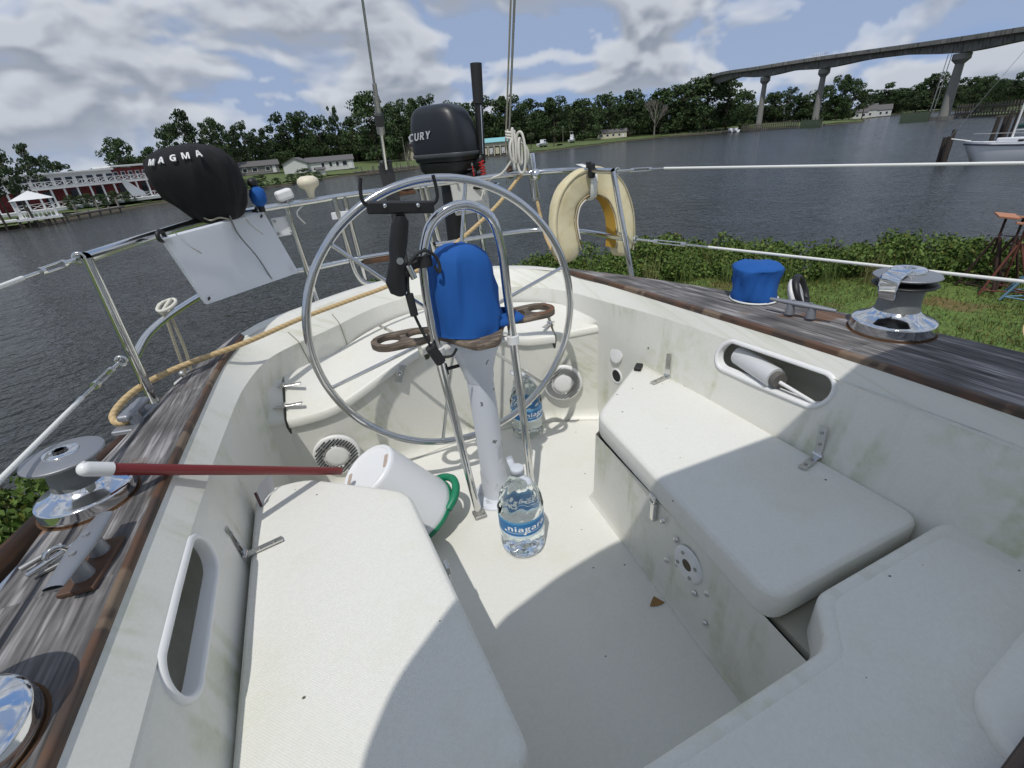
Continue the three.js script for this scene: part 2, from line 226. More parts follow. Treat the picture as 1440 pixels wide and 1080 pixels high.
// ---------- foliage ----------
function leafCloud(n, place, size, shade, seed) { // n leaf faces; place(r) gives [x, y, z, scale]
  const r = rng(seed), pos = new Float32Array(n * 18), col = new Float32Array(n * 18), a = V(), b = V(), o = V(); let k = 0;
  for (let i = 0; i < n; i++) {
    const p = place(r), s = size * (p[3] ?? 1) * (0.6 + 0.8 * r()); a.set(r() - 0.5, r() - 0.5, r() - 0.5).normalize(); b.set(r() - 0.5, (r() - 0.5) * 0.6, r() - 0.5).cross(a).normalize(); a.multiplyScalar(s); b.multiplyScalar(s * 0.62);
    const q = [[-1, 0], [0, -1], [1, 0], [-1, 0], [1, 0], [0, 1]], c = shade(r); for (const [u, w] of q) { o.set(p[0], p[1], p[2]).addScaledVector(a, u).addScaledVector(b, w); pos[k] = o.x; pos[k + 1] = o.y; pos[k + 2] = o.z; col[k] = c[0]; col[k + 1] = c[1]; col[k + 2] = c[2]; k += 3; }
  }
  const g = new THREE.BufferGeometry(); g.setAttribute('position', new THREE.BufferAttribute(pos, 3)); g.setAttribute('color', new THREE.BufferAttribute(col, 3)); g.computeVertexNormals(); return g;
}
const leafMat = M({ vertexColors: true, roughness: 0.75, side: THREE.DoubleSide });
const barkMat = flat(0.075, 0.06, 0.045, 0.95);
// unit trees: height 1, width 1
function treeKind(kind, seed) {
  const r = rng(seed), cl = [], limbs = [bar([0, -0.02, 0], [0.01, kind === 'pine' ? 0.9 : 0.6, 0], 0.022, 7, 0.008)];
  const nC = kind === 'pine' ? 34 : kind === 'tall' ? 56 : 72;
  for (let i = 0; i < nC; i++) {
    let y, R, a = r() * 6.283; if (kind === 'pine') { y = 0.42 + 0.55 * r(); R = 0.42 * Math.sqrt(r()) * (1.15 - Math.abs(y - 0.68) * 2.2); } else if (kind === 'tall') { y = 0.2 + 0.74 * r(); R = 0.42 * Math.sqrt(r()) * Math.sin(clamp((y - 0.08) / 0.92) * Math.PI) ** 0.6; } else { y = 0.1 + 0.82 * r(); R = 0.46 * Math.sqrt(r()) * Math.sin(clamp((y + 0.05) / 1.03) * Math.PI) ** 0.5; }
    const c = [Math.cos(a) * R, y, Math.sin(a) * R, (kind === 'pine' ? 0.1 : 0.115) * (0.55 + 0.6 * r())]; cl.push(c); if (i % 2 === 0) limbs.push(bar([0.005, Math.max(0.05, y - 0.12), 0], [c[0], y, c[2]], 0.007, 5, 0.003));
  }
  const n = kind === 'pine' ? 2300 : 4300, cr = kind === 'pine' ? [0.03, 0.058, 0.019] : kind === 'tall' ? [0.034, 0.066, 0.017] : [0.04, 0.076, 0.02];
  const crown = leafCloud(n, q => { const c = cl[Math.floor(q() * cl.length)], u = q() * 6.283, w = Math.acos(2 * q() - 1), d = c[3] * Math.cbrt(0.25 + 0.75 * q()); return [c[0] + d * Math.sin(w) * Math.cos(u), c[1] + d * 0.62 * Math.cos(w), c[2] + d * Math.sin(w) * Math.sin(u), 1]; }, 0.0225, q => { const k = 0.7 + 0.6 * q(); return [cr[0] * k * (0.9 + 0.35 * q()), cr[1] * k, cr[2] * k]; }, seed + 1);
  return { crown, trunk: mergeGeometries(limbs.map(prep)) };
}
const KIND = { pine: [1, 2].map(i => treeKind('pine', i * 11)), tall: [1, 2].map(i => treeKind('tall', 40 + i * 13)), broad: [1, 2, 3].map(i => treeKind('broad', 80 + i * 17)) };
function tree(name, label, kind, x, z, y, h, w, turn, group, v = 0) { const t = thing(name, label, 'tree', [x, y, z], turn, group), k = KIND[kind][v % KIND[kind].length]; t.scale.set(w, h, w); part(t, 'trunk', k.trunk, barkMat); part(t, 'crown', k.crown, leafMat); return t; }
{
  const T = [[-44.9, -102.6, -3.8, 8.7, 4.6], [-41.3, -99.8, -4.0, 9.5, 4.6], [-44.9, -116.6, -3.6, 10.5, 5.5], [-49.8, -141.5, -2.8, 7.3, 5.4], [-59.3, -191.0, -1.3, 4.8, 9.9], [-44.4, -166.2, -2.2, 11.9, 6.8], [-38.7, -175.8, -2.1, 9.5, 6.7], [-34.8, -181.7, -2.0, 13.6, 8.1], [-28.3, -182.8, -2.2, 17.9, 11.2], [-23.7, -188.5, -2.2, 16.5, 7.9], [-20.0, -199.0, -2.0, 14.3, 8.6], [-17.1, -204.3, -1.9, 15.6, 7.6], [-11.6, -209.7, -1.9, 13.3, 9.4], [-3.3, -230.0, -1.3, 18.5, 12.0], [2.7, -226.0, -1.4, 18.6, 10.7], [9.6, -239.8, -1.4, 17.3, 11.6], [17.4, -254.4, -1.4, 21.4, 6.9], [23.1, -238.9, -1.9, 16.8, 12.0], [29.8, -220.0, -2.6, 24.6, 17.0], [39.8, -226.5, -2.9, 20.7, 14.9], [54.4, -264.5, -2.5, 25.1, 14.1], [71.4, -291.4, -1.6, 27.2, 19.9], [87.9, -297.3, -1.4, 24.7, 20.7], [106.8, -307.0, -1.3, 26.1, 20.1], [123.1, -306.2, -1.4, 26.2, 20.4], [139.5, -310.1, -1.6, 23.9, 20.5], [156.2, -307.6, -2.1, 25.0, 20.7], [179.8, -311.9, -2.4, 23.9, 21.3], [204.6, -320.2, -2.4, 26.9, 22.1], [222.4, -320.4, -2.7, 27.3, 22.3], [246.2, -315.3, -2.9, 27.8, 24.7], [256.4, -307.0, -2.9, 29.6, 24.1], [263.5, -290.2, -3.2, 32.6, 27.6], [271.9, -279.6, -3.3, 28.3, 22.2], [274.5, -269.9, -3.5, 21.8, 15.5], [315.0, -292.7, -1.4, 14.3, 15.9], [321.8, -285.3, -1.8, 19.0, 18.3], [326.7, -279.5, -2.1, 21.1, 13.5], [333.2, -271.8, -2.6, 16.2, 17.5], [339.8, -263.5, -3.0, 20.7, 17.0], [345.3, -256.3, -3.5, 25.9, 14.5], [354.0, -252.7, -3.8, 23.4, 12.3], [366.4, -252.6, -4.1, 17.0, 12.3], [534.2, -352.4, -3.1, 25.1, 25.7], [541.4, -341.3, -3.6, 20.0, 22.2], [377.6, -225.9, -2.9, 16.5, 14.7], [355.0, -205.1, -3.0, 19.8, 15.1], [337.9, -184.5, -3.5, 16.2, 12.1], [326.3, -170.2, -3.9, 15.8, 9.8], [319.8, -161.0, -4.1, 15.7, 9.3], [310.9, -151.8, -3.9, 13.1, 7.5], [302.8, -143.2, -3.7, 14.3, 9.5], [304.7, -139.1, -3.4, 12.5, 9.2], [302.4, -132.1, -3.2, 11.4, 8.8]];
  const where = i => i < 3 ? ['pine tree standing beside the white two-storey restaurant', 'pines beside the restaurant'] : i < 5 ? ['low tree seen over the restaurant roof', 'trees behind the restaurant'] : i === 5 ? ['lone round-crowned tree rising behind the restaurant roof', null] : i < 16 ? ['leafy tree behind the white and grey riverside houses', 'trees behind the white houses'] : i === 16 ? ['slender pine poking above the wood, behind the white house', null] : i === 17 ? ['leafy tree behind the white and grey riverside houses', 'trees behind the white houses'] : i === 18 ? ['tallest broad dark tree beside the brown-roofed house', null] : i < 28 ? ['tree along the wood edge behind the turquoise-roofed boathouse and lawn', 'trees at the wood edge behind the lawn'] : i < 30 ? ['tree behind the beige house with the dead tree', 'trees by the beige house'] : i < 35 ? ['big dark broadleaf tree standing where the bridge meets the bank', 'big trees at the bridge end'] : i < 43 ? ['tree on the far bank behind the first bridge piers', 'trees behind the first bridge piers'] : i < 45 ? ['tree behind the distant waterside houses upriver', 'trees by the distant houses'] : ['tree on the bank behind the timber bulkhead beyond the tallest pier', 'trees behind the bulkhead'];
  const r = rng(77); T.forEach(([x, z, y, h, w], i) => { const kind = i < 3 || i === 16 ? 'pine' : i === 5 ? 'broad' : i === 18 || (i > 29 && i < 35) ? 'broad' : r() < 0.3 ? 'pine' : r() < 0.5 ? 'tall' : 'broad', [lab, grp] = where(i); tree(kind === 'pine' ? 'pine_tree' : 'broadleaf_tree', lab, kind, x, z, y - 0.2, h * 1.06, w * 1.35, r() * 6.28, grp, i); });
  // the wood behind as one mass
  const g = mergeGeometries([prep(KIND.tall[0].crown.clone())].map(a => a)), im = new THREE.InstancedMesh(g, leafMat, 640), m4 = new THREE.Matrix4(), q = new THREE.Quaternion(); let k = 0; const R = rng(123);
  const belt = [[-60, -205, 4.5], [-40, -195, 7], [-25, -205, 11], [-10, -222, 11], [5, -245, 13], [20, -250, 13], [40, -250, 15], [60, -285, 19], [90, -310, 20], [130, -325, 20], [170, -330, 20], [205, -345, 22], [245, -340, 23], [285, -310, 18], [330, -300, 12], [350, -275, 13], [380, -275, 13]], belt2 = [[540, -365, 18], [580, -345, 18], [500, -225, 14], [430, -200, 14], [360, -180, 11], [330, -150, 10], [310, -120, 10], [290, -90, 10]];
  for (const B of [belt, belt2]) for (let i = 0; i < B.length - 1; i++) { const a = B[i], b = B[i + 1], L = Math.hypot(b[0] - a[0], b[1] - a[1]), n = Math.ceil(L / 1.8); for (let s = 0; s < n && k < 640; s++) { const t = (s + R()) / n, x = mix(a[0], b[0], t), z = mix(a[1], b[1], t) - R() * 16, h = mix(a[2], b[2], t) * (0.8 + 0.35 * R()), w = h * (0.5 + 0.25 * R()); q.setFromEuler(new THREE.Euler(0, R() * 6.3, 0)); m4.compose(V(x, -3.2, z), q, V(w, h, w)); im.setMatrixAt(k++, m4); } }
  im.count = k; im.name = 'distant_wood'; scene.add(im); tag(im, 'dark green wood that closes off the far bank', 'wood', null, 'stuff');
  // undergrowth along the wood edge
  const ug = new THREE.InstancedMesh(KIND.broad[1].crown, leafMat, 240); k = 0; for (const B of [belt, belt2]) for (let i = 0; i < B.length - 1; i++) { const a = B[i], b = B[i + 1], n = Math.ceil(Math.hypot(b[0] - a[0], b[1] - a[1]) / 3.6); for (let s = 0; s < n && k < 240; s++) { const t = (s + R()) / n, h = 5 + 5 * R(), w = h * 1.3; m4.compose(V(mix(a[0], b[0], t), -3.4, mix(a[1], b[1], t) + 3 + 3 * R()), q.setFromEuler(new THREE.Euler(0, R() * 6.3, 0)), V(w, h, w)); ug.setMatrixAt(k++, m4); } }
  ug.count = k; ug.name = 'wood_undergrowth'; scene.add(ug); tag(ug, 'thick undergrowth along the foot of the far wood', 'undergrowth', null, 'stuff');
}
// shrubs on the near bank
function shrub(label, x, z, w, h, n, seed, group, name = 'bank_shrub') {
  const t = thing(name, label, 'shrub', [x, nearH(x, z) - 0.05, z], 0, group), r = rng(seed), cl = []; for (let i = 0; i < 26; i++) { const a = r() * 6.28, R = Math.sqrt(r()) * w * 0.5, y = h * (0.15 + 0.72 * r() * Math.sqrt(1 - (2 * R / w) ** 2 * 0.8)); cl.push([Math.cos(a) * R, y, Math.sin(a) * R * 0.75, 0.16 + 0.14 * r()]); }
  const g = leafCloud(n, q => { const c = cl[Math.floor(q() * cl.length)], u = q() * 6.283, m = Math.acos(2 * q() - 1), d = c[3] * Math.cbrt(q()) * 1.35; return [c[0] + d * Math.sin(m) * Math.cos(u), Math.max(0.02, c[1] + d * Math.cos(m)), c[2] + d * Math.sin(m) * Math.sin(u), 1]; }, 0.043, q => { const k = 0.65 + 0.7 * q(), yl = q() < 0.08 ? 1.6 : 1; return [0.085 * k * yl, 0.14 * k, 0.022 * k]; }, seed * 3 + 1);
  const st = []; for (let i = 0; i < 12; i++) { const c = cl[i]; st.push(bar([c[0] * 0.2, 0, c[2] * 0.2], [c[0], c[1], c[2]], 0.012, 5, 0.005)); }
  part(t, 'stem', st, barkMat); part(t, 'foliage', g, leafMat);
}
const tuftA = flat(0.11, 0.16, 0.035, 0.8), tuftB = flat(0.2, 0.19, 0.07, 0.85);
[[6.3, -12.9, 1.9, 0.75], [7.6, -12.4, 1.8, 1.0], [8.8, -12.0, 1.9, 1.05], [10.0, -11.9, 2.0, 1.2], [11.0, -11.0, 1.9, 1.1], [11.5, -10.0, 1.8, 0.95], [12.1, -9.0, 1.8, 0.8], [12.9, -8.3, 1.9, 0.85], [13.8, -8.0, 1.9, 1.05], [14.4, -7.3, 1.8, 1.0], [15.0, -6.6, 1.9, 1.0], [16.0, -6.0, 2.2, 1.0], [9.3, -10.9, 1.6, 0.75], [7.7, -11.3, 1.6, 0.7], [10.7, -9.9, 1.4, 0.65], [17.5, -5.2, 2.2, 1.0]].forEach(([x, z, w, h], i) => shrub('leafy green shrub in the hedge between the lawn and the river', x, z, w, h, 4200, 200 + i * 7, 'shrubs along the near river bank'));
{ const r = rng(909); for (let i = 0; i < 16; i++) { const k = [[8.2, -10.6], [9, -10.2], [9.9, -9.5], [10.5, -9.2], [11.1, -8.6], [11.8, -8], [12.6, -7.4], [13.3, -6.9], [7, -11.6], [10.2, -10.5], [11.4, -9.4], [12.4, -8.2], [13.7, -7.4], [14.3, -6.4], [8.7, -11.2], [12.9, -7.8]][i], t = thing('grass_tuft', 'tuft of long seeding grass at the foot of the bank hedge', 'grass', [k[0], nearH(...k) - 0.02, k[1]], 0, 'long grass tufts by the hedge'), g = []; for (let j = 0; j < 46; j++) { const a = r() * 6.28, l = 0.35 + 0.6 * r(), b = 0.1 + 0.4 * r(), x0 = (r() - 0.5) * 0.4, z0 = (r() - 0.5) * 0.4, q = (u, w) => [x0 + Math.cos(a) * b * l * u * u + Math.sin(a) * w, l * u * (1 - 0.25 * b * u), z0 + Math.sin(a) * b * l * u * u - Math.cos(a) * w]; g.push(loft([[q(0, -0.006), q(0.4, -0.006), q(0.75, -0.004), q(1, 0)], [q(0, 0.006), q(0.4, 0.006), q(0.75, 0.004), q(1, 0.001)]])); } part(t, 'blades', g, i % 3 ? tuftA : tuftB); } }
shrub('small leafy bush below the stern rail, behind the wheel rim', 0.4, -14.3, 1.3, 0.75, 2200, 401, 'bushes below the stern');
shrub('small leafy bush below the stern rail, behind the wheel rim', 2.6, -14.6, 1.5, 0.7, 2200, 411, 'bushes below the stern');
shrub('small leafy bush below the stern rail, behind the wheel rim', 1.3, -14.2, 1.1, 0.5, 1600, 417, 'bushes below the stern');
shrub('bright green bush beyond the winch carrying the red pole', -4.3, -6.3, 1.8, 1.0, 4500, 421);
// ---------- bridge ----------
const concreteTex = tex(512, 512, (u, v) => { const a = fbm2(u, v, 6, 5), st = fbm2(u, v * 0.1, 40, 3), k = 0.50 + 0.16 * (a - 0.5) - 0.16 * sstep(0.5, 0.75, st); return [k * 1.01, k, k * 0.95]; }, true, [0.06, 0.06]);
const concrete = M({ map: concreteTex, roughness: 0.9, side: THREE.DoubleSide });
{
  const B = thing('road_bridge', 'high concrete road bridge crossing the river on tall piers', 'bridge');
  const path = [[318, 15, -385], [288, 21.5, -322], [259, 23.8, -272], [249.5, 22.0, -231.6], [254, 21.4, -199.8], [246, 18.1, -135.8], [243, 17.3, -116], [240, 15.6, -70], [236, 13.5, -20]], pierT = [];
  const c = new THREE.CatmullRomCurve3(path.map(p => V(...p)), false, 'centripetal'), n = 110, pt = [], tg = []; for (let i = 0; i <= n; i++) { pt.push(c.getPoint(i / n)); tg.push(c.getTangent(i / n)); }
  const pz = [-322, -272, -231.6, -199.8, -135.8, -62];
  const sec = pt.map((p, i) => { const d = Math.min(...pz.map(z => Math.abs(z - p.z))), nx = -tg[i].z, nz = tg[i].x, l = Math.hypot(nx, nz), top = p.y + 4.1, bot = p.y + 1.5 * sstep(0, 26, d); return [[-5.2, top + 1], [-5.2, top - 0.5], [-2.8, top - 1.0], [-2.4, bot], [2.4, bot], [2.8, top - 1.0], [5.2, top - 0.5], [5.2, top + 1], [4.8, top + 1], [4.8, top], [-4.8, top], [-4.8, top + 1]].map(([o, y]) => [p.x + nx / l * o, y, p.z + nz / l * o]); });
  const col = k => sec.map(s => s[k]);
  const strip = ks => uvBox(loft(ks.map(col)));
  part(B, 'girder', [strip([2, 3]), strip([3, 4]), strip([4, 5])], concrete); part(B, 'deck', [strip([1, 2]), strip([5, 6]), strip([9, 10])], concrete); part(B, 'parapet', [strip([0, 1]), strip([10, 11]), strip([11, 0])], concrete); part(B, 'parapet', [strip([6, 7]), strip([7, 8]), strip([8, 9])], concrete);
  for (const [x, y, z, w] of [[249.5, 22, -231.6, 1], [254, 21.4, -199.8, 1], [246, 18.1, -135.8, 1.1], [239, 15.3, -62, 1.1]]) {
    const pr = part(B, 'pier', [put(new THREE.CylinderGeometry(1.25 * w, 1.75 * w, y + 6, 8), x, (y - 6) / 2 - 0.6, z, 0, 0.39)], concrete);
    part(pr, 'pier_cap', [put(new THREE.CylinderGeometry(2.7 * w, 2.7 * w, 2.0, 8), x, y - 1.2, z, 0, 0.39), put(new THREE.CylinderGeometry(2.7 * w, 1.4 * w, 1.4, 8), x, y - 2.9, z, 0, 0.39)], concrete);
    part(pr, 'footing', [box(6, 2.2, 8, x, -4.4, z)], concrete);
  }
  const wires = []; for (const o of [0, 2.1]) wires.push(bar([241 + o, -3.4, -138.5], [241.5 + o, 18, -138.2], 0.16, 6)); part(B, 'drain_pipe', wires[0], dullMetal); part(B, 'drain_pipe', wires[1], dullMetal);
  const sc = []; for (let i = 0; i < 7; i++) sc.push(bar([249, 25.4, -203 + i * 1.1], [249, 27.6 + (i % 2) * 0.5, -203 + i * 1.1], 0.07, 5)); for (const y of [26.2, 27.2]) sc.push(bar([249, y, -204], [249, y, -195.5], 0.06, 5)); part(B, 'inspection_scaffold', sc, dullMetal);
}
const oldWood = flat(0.13, 0.115, 0.095, 0.95), darkPile = flat(0.05, 0.042, 0.035, 0.95), greyPlank = flat(0.22, 0.2, 0.17, 0.95), greenTimber = flat(0.07, 0.095, 0.06, 0.9);
function fender(label, a, b, h, n, plank, group) {
  const t = thing('fender_wall', label, 'fender', [0, 0, 0], 0, group); for (let i = 0; i <= n; i++) { const x = mix(a[0], b[0], i / n), z = mix(a[1], b[1], i / n); part(t, 'post', [box(0.34, h + 1.6, 0.34, x, -5 + (h + 1.6) / 2 - 0.4, z)], plank ? greenTimber : oldWood); }
  for (const y of [-3.9, -3.0, -4.6 + h - 0.4]) part(t, 'wale', [beam([a[0] - 0.3, y, a[1]], [b[0] - 0.3, y, b[1]], 0.28, 0.34)], oldWood); if (plank) for (let k = 0; k < 5; k++) part(t, 'plank', [beam([a[0] - 0.55, -4.4 + k * h / 5.2, a[1]], [b[0] - 0.55, -4.4 + k * h / 5.2, b[1]], 0.16, h / 5.6)], greenTimber);
}
fender('long timber fender fence between the first two bridge piers', [243.5, -237], [246.5, -203], 3.2, 26, false);
fender('short green planked fender end at the second bridge pier', [246.6, -201.5], [247.5, -190.5], 3.8, 6, true);
fender('green planked fender block at the foot of the tallest pier', [237, -146.5], [240, -137.5], 3.6, 6, true);
fender('dark timber bulkhead on the bank beyond the tallest pier', [262, -140.5], [238, -106.5], 4.2, 24, false);
// ---------- houses ----------
const roofGrey = flat(0.12, 0.115, 0.115, 0.9), roofBrown = flat(0.11, 0.085, 0.075, 0.9), roofTeal = flat(0.22, 0.48, 0.50, 0.6), sidingWhite = flat(0.62, 0.62, 0.6, 0.8), sidingCream = flat(0.62, 0.58, 0.44, 0.8), sidingGrey = flat(0.22, 0.21, 0.2, 0.9), winDark = M({ color: lin(0.02, 0.024, 0.03), roughness: 0.12 }), trimWhite = flat(0.74, 0.74, 0.73, 0.6), barnRed = flat(0.13, 0.022, 0.024, 0.85);
function gable(w, d, h, rh, over = 0.4) { const s = new THREE.Shape(); s.moveTo(-d / 2 - over, 0); s.lineTo(0, rh); s.lineTo(d / 2 + over, 0); s.lineTo(d / 2 + over, -0.18); s.lineTo(0, rh - 0.2); s.lineTo(-d / 2 - over, -0.18); const g = new THREE.ExtrudeGeometry(s, { depth: w + 2 * over, bevelEnabled: false }); g.translate(0, 0, -(w / 2 + over)); g.rotateY(Math.PI / 2); g.translate(0, h, 0); return uvBox(g); }
function gableWall(w, d, h, rh) { const s = new THREE.Shape(); s.moveTo(-d / 2, 0); s.lineTo(-d / 2, h); s.lineTo(0, h + rh - 0.12); s.lineTo(d / 2, h); s.lineTo(d / 2, 0); s.closePath(); const g = new THREE.ExtrudeGeometry(s, { depth: w, bevelEnabled: false }); g.translate(0, 0, -w / 2); g.rotateY(Math.PI / 2); return uvBox(g); }
function house(name, label, x, z, turn, w, d, h, rh, wall, roof, wins, door, y = farH(x, z)) {
  const t = thing(name, label, 'house', [x, y, z], turn); part(t, 'wall', gableWall(w, d, h, rh), wall); part(t, 'roof', gable(w, d, h, rh), roof);
  for (const [wx, wy, ww, wh] of wins) { const f = part(t, 'window', [box(ww + 0.3, wh + 0.3, 0.1, wx, wy, d / 2 + 0.03)], trimWhite); part(f, 'pane', [box(ww, wh, 0.06, wx, wy, d / 2 + 0.08)], winDark); }
  if (door !== undefined) part(t, 'door', [box(1.1, 2.1, 0.1, door, 1.25, d / 2 + 0.04)], trimWhite); return t;
}
house('riverside_house', 'weathered grey house with a porch behind scrubby trees', -14.3, -194, 0.08, 13, 7, 2.6, 1.5, sidingGrey, roofGrey, [[-4, 1.5, 1.2, 1], [-1, 1.5, 1.4, 1], [3, 1.5, 1.2, 1]], 5);
house('riverside_house', 'long white house with a grey roof above the small shed', 9, -188, -0.04, 15, 7, 2.9, 1.5, sidingWhite, roofGrey, [[-2.5, 1.9, 0.9, 1.2], [0, 1.9, 0.9, 1.2], [2.2, 1.9, 0.9, 1.2], [4.6, 1.9, 1.4, 1.2]], 6.4);
house('riverside_house', 'white gabled house wing with a blank end wall next to the long white house', -1.5, -187.4, 1.35, 8, 7.5, 2.9, 1.8, sidingWhite, roofGrey, [[1.8, 1.7, 0.8, 1]]);
house('garden_shed', 'tiny pale shed on the lawn below the long white house', 4.7, -171, 0.2, 2.3, 2.2, 1.6, 0.6, sidingWhite, roofGrey, [], undefined);
house('riverside_house', 'brown-roofed house behind the outboard motor', 49, -230, 0.5, 13, 8, 3.9, 2.9, sidingCream, roofBrown, [[-4, 2, 1.3, 1.3], [0.5, 2, 1.3, 1.3], [4.4, 2, 1.3, 1.3]], 2.6);
house('riverside_house', 'low beige house with a dark roof on the lawn beside the dead tree', 205, -316, -0.55, 20, 8, 3.6, 2.1, sidingCream, roofGrey, [[-7, 2, 1.6, 1.2], [-3, 2, 1.6, 1.2], [1, 2, 1.6, 1.2], [5, 2, 1.4, 1.2]], 7.6);
[[398, -276, 9, 7], [424, -289, 12, 8.5], [448, -292, 10, 7.5]].forEach(([x, z, w, h], i) => house('waterside_house', 'distant white waterside house with a steep roof, upriver between the tall piers', x, z, -0.9, w, 8, h * 0.6, h * 0.5, sidingWhite, roofGrey, [[-2, 2.2, 1.4, 1.6], [2, 2.2, 1.4, 1.6]], undefined, -3.9).userData.group = 'distant waterside houses');
{ // boathouse with a turquoise roof
  const t = thing('boathouse', 'open boathouse with a turquoise metal roof on the shore', 'boathouse', [86, -4.3, -229], -0.35); part(t, 'roof', gable(15, 9, 5.6, 1.7, 0.6), roofTeal); part(t, 'wall', [box(14.5, 1.6, 0.2, 0, 4.7, 4.3), box(14.5, 4.6, 0.2, 0, 2.9, -4.3), box(0.2, 4.6, 8.6, 7.2, 2.9, 0)], sidingCream); for (let i = 0; i < 6; i++) part(t, 'post', [box(0.4, 5.4, 0.4, -7 + i * 2.8, 2.7, 4.3)], sidingCream); for (let i = 0; i < 4; i++) part(t, 'panel', [box(1.7, 2.6, 0.12, -5.6 + i * 2.8, 2.0, 4.0)], i % 2 ? sidingWhite : sidingCream);
}
// ---------- restaurant ----------
{
  const a = [-47.9, -110], b = [-28.8, -126.8], L = Math.hypot(b[0] - a[0], b[1] - a[1]), turn = Math.atan2(-(b[1] - a[1]), b[0] - a[0]);
  const t = thing('restaurant', 'long white two-storey riverside restaurant with a balcony and red lower walls', 'restaurant', [a[0], -3.6, a[1]], turn);
  const dk = 3.65, up = 5.75; // deck and eave heights
  part(t, 'lower_wall', [box(L + 5, 3.3, 6, L / 2 + 2, 1.7, -4.6)], barnRed); part(t, 'upper_wall', [box(L * 0.72, 2.1, 6, L * 0.36, dk + 1.05, -4.4)], sidingWhite); part(t, 'upper_wall', [box(L * 0.42, 2.3, 5, L * 0.93, dk + 1.15, -4.8)], barnRed);
  const rf = new THREE.Shape(); rf.moveTo(-8.2, 0.55); rf.lineTo(-0.9, 0); rf.lineTo(-0.9, 0.22); rf.lineTo(-8.2, 0.8); rf.closePath(); const roof = (w, x, y) => { const g = new THREE.ExtrudeGeometry(rf, { depth: w, bevelEnabled: false }); g.rotateY(Math.PI / 2); g.scale(1, 1, -1); g.rotateY(0); return uvBox(toCreasedNormals(put(g, x, y, 0), 0.3)); };
  part(t, 'roof', [box(L * 0.74, 0.3, 7.6, L * 0.36, up + 0.12, -4.5, 0.05)], trimWhite); part(t, 'roof', [box(L * 0.5, 0.3, 6.8, L * 0.97, up + 0.52, -4.6, 0.05)], trimWhite);
  part(t, 'balcony', [box(L + 7, 0.32, 2.4, L / 2 + 1.4, dk - 0.16, -0.6)], trimWhite);
  const n = 15; for (let i = 0; i <= n; i++) part(t, 'column', [box(0.24, dk, 0.24, -1.2 + (L + 5) * i / n, dk / 2 - 0.2, 0.2)], trimWhite);
  for (let i = 0; i < 11; i++) { const x = 0.9 + i * L * 0.066; const f = part(t, 'window', [box(1.35, 1.5, 0.12, x, dk + 0.85, -1.38)], trimWhite); part(f, 'pane', [box(1.1, 1.25, 0.08, x, dk + 0.85, -1.32)], winDark); }
  for (let i = 0; i < 7; i++) { const x = L * 0.76 + i * 1.35; const f = part(t, 'window', [box(0.8, 1.5, 0.12, x, dk + 0.9, -2.28)], trimWhite); part(f, 'pane', [box(0.6, 1.3, 0.08, x, dk + 0.9, -2.2)], winDark); }
  part(t, 'balcony_rail', [box(L + 7, 0.1, 0.1, L / 2 + 1.4, dk + 0.95, 0.5), box(L + 7, 0.08, 0.08, L / 2 + 1.4, dk + 0.15, 0.5)], trimWhite); for (let i = 0; i < 24; i++) { const x = -1.9 + i * (L + 6.6) / 23; part(t, 'rail_panel', [box(0.12, 1, 0.12, x, dk + 0.5, 0.5), ...(i < 23 ? [bar([x, dk + 0.15, 0.5], [x + 1.34, dk + 0.92, 0.5], 0.045, 4), bar([x, dk + 0.92, 0.5], [x + 1.34, dk + 0.15, 0.5], 0.045, 4)] : [])], trimWhite); }
  part(t, 'porch', [box(L + 9, 0.5, 3.6, L / 2 + 2, 0.15, 1.3)], trimWhite); for (let i = 0; i < 17; i++) { const x = 0 + i * (L + 7) / 16; part(t, 'porch_rail', [box(0.12, 1, 0.12, x, 0.85, 3), bar([x, 0.5, 3], [x + 1.9, 1.3, 3], 0.05, 4), bar([x, 1.3, 3], [x + 1.9, 0.5, 3], 0.05, 4), box(1.95, 0.08, 0.08, x + 0.9, 1.35, 3)], trimWhite); }
  for (let i = 0; i < 6; i++) part(t, 'ground_floor_door', [box(1.6, 2.6, 0.1, 3 + i * 4.1, 1.7, -1.55)], winDark);
  const sb = thing('shade_sail', 'pale triangular sail hung at the restaurant porch', 'shade sail', [0, 0, 0]); part(sb, 'cloth', loft([[[-32.6, 0.3, -117.5], [-32.3, -1.2, -117.4], [-31.6, -2.7, -117]], [[-31.8, -0.1, -118.3], [-31.2, -1.4, -118.3], [-30.6, -2.8, -118]], [[-30.9, -1.4, -119.4], [-30.1, -2.1, -119.4], [-29.8, -2.9, -119.1]]]), flat(0.42, 0.44, 0.45, 0.8));
  const r = rng(8); for (let i = 0; i < 5; i++) { const f = 0.32 + i * 0.09, x = mix(a[0], b[0], f) + 1.9, z = mix(a[1], b[1], f) + 2.6; const s = thing('garden_shrub', 'green shrub in front of the restaurant porch', 'shrub', [x, -3.9, z], 0, 'shrubs at the restaurant porch'); s.scale.set(2.4 + r(), 2 + r(), 2.4 + r()); part(s, 'foliage', KIND.broad[i % 3].crown, leafMat); }
}
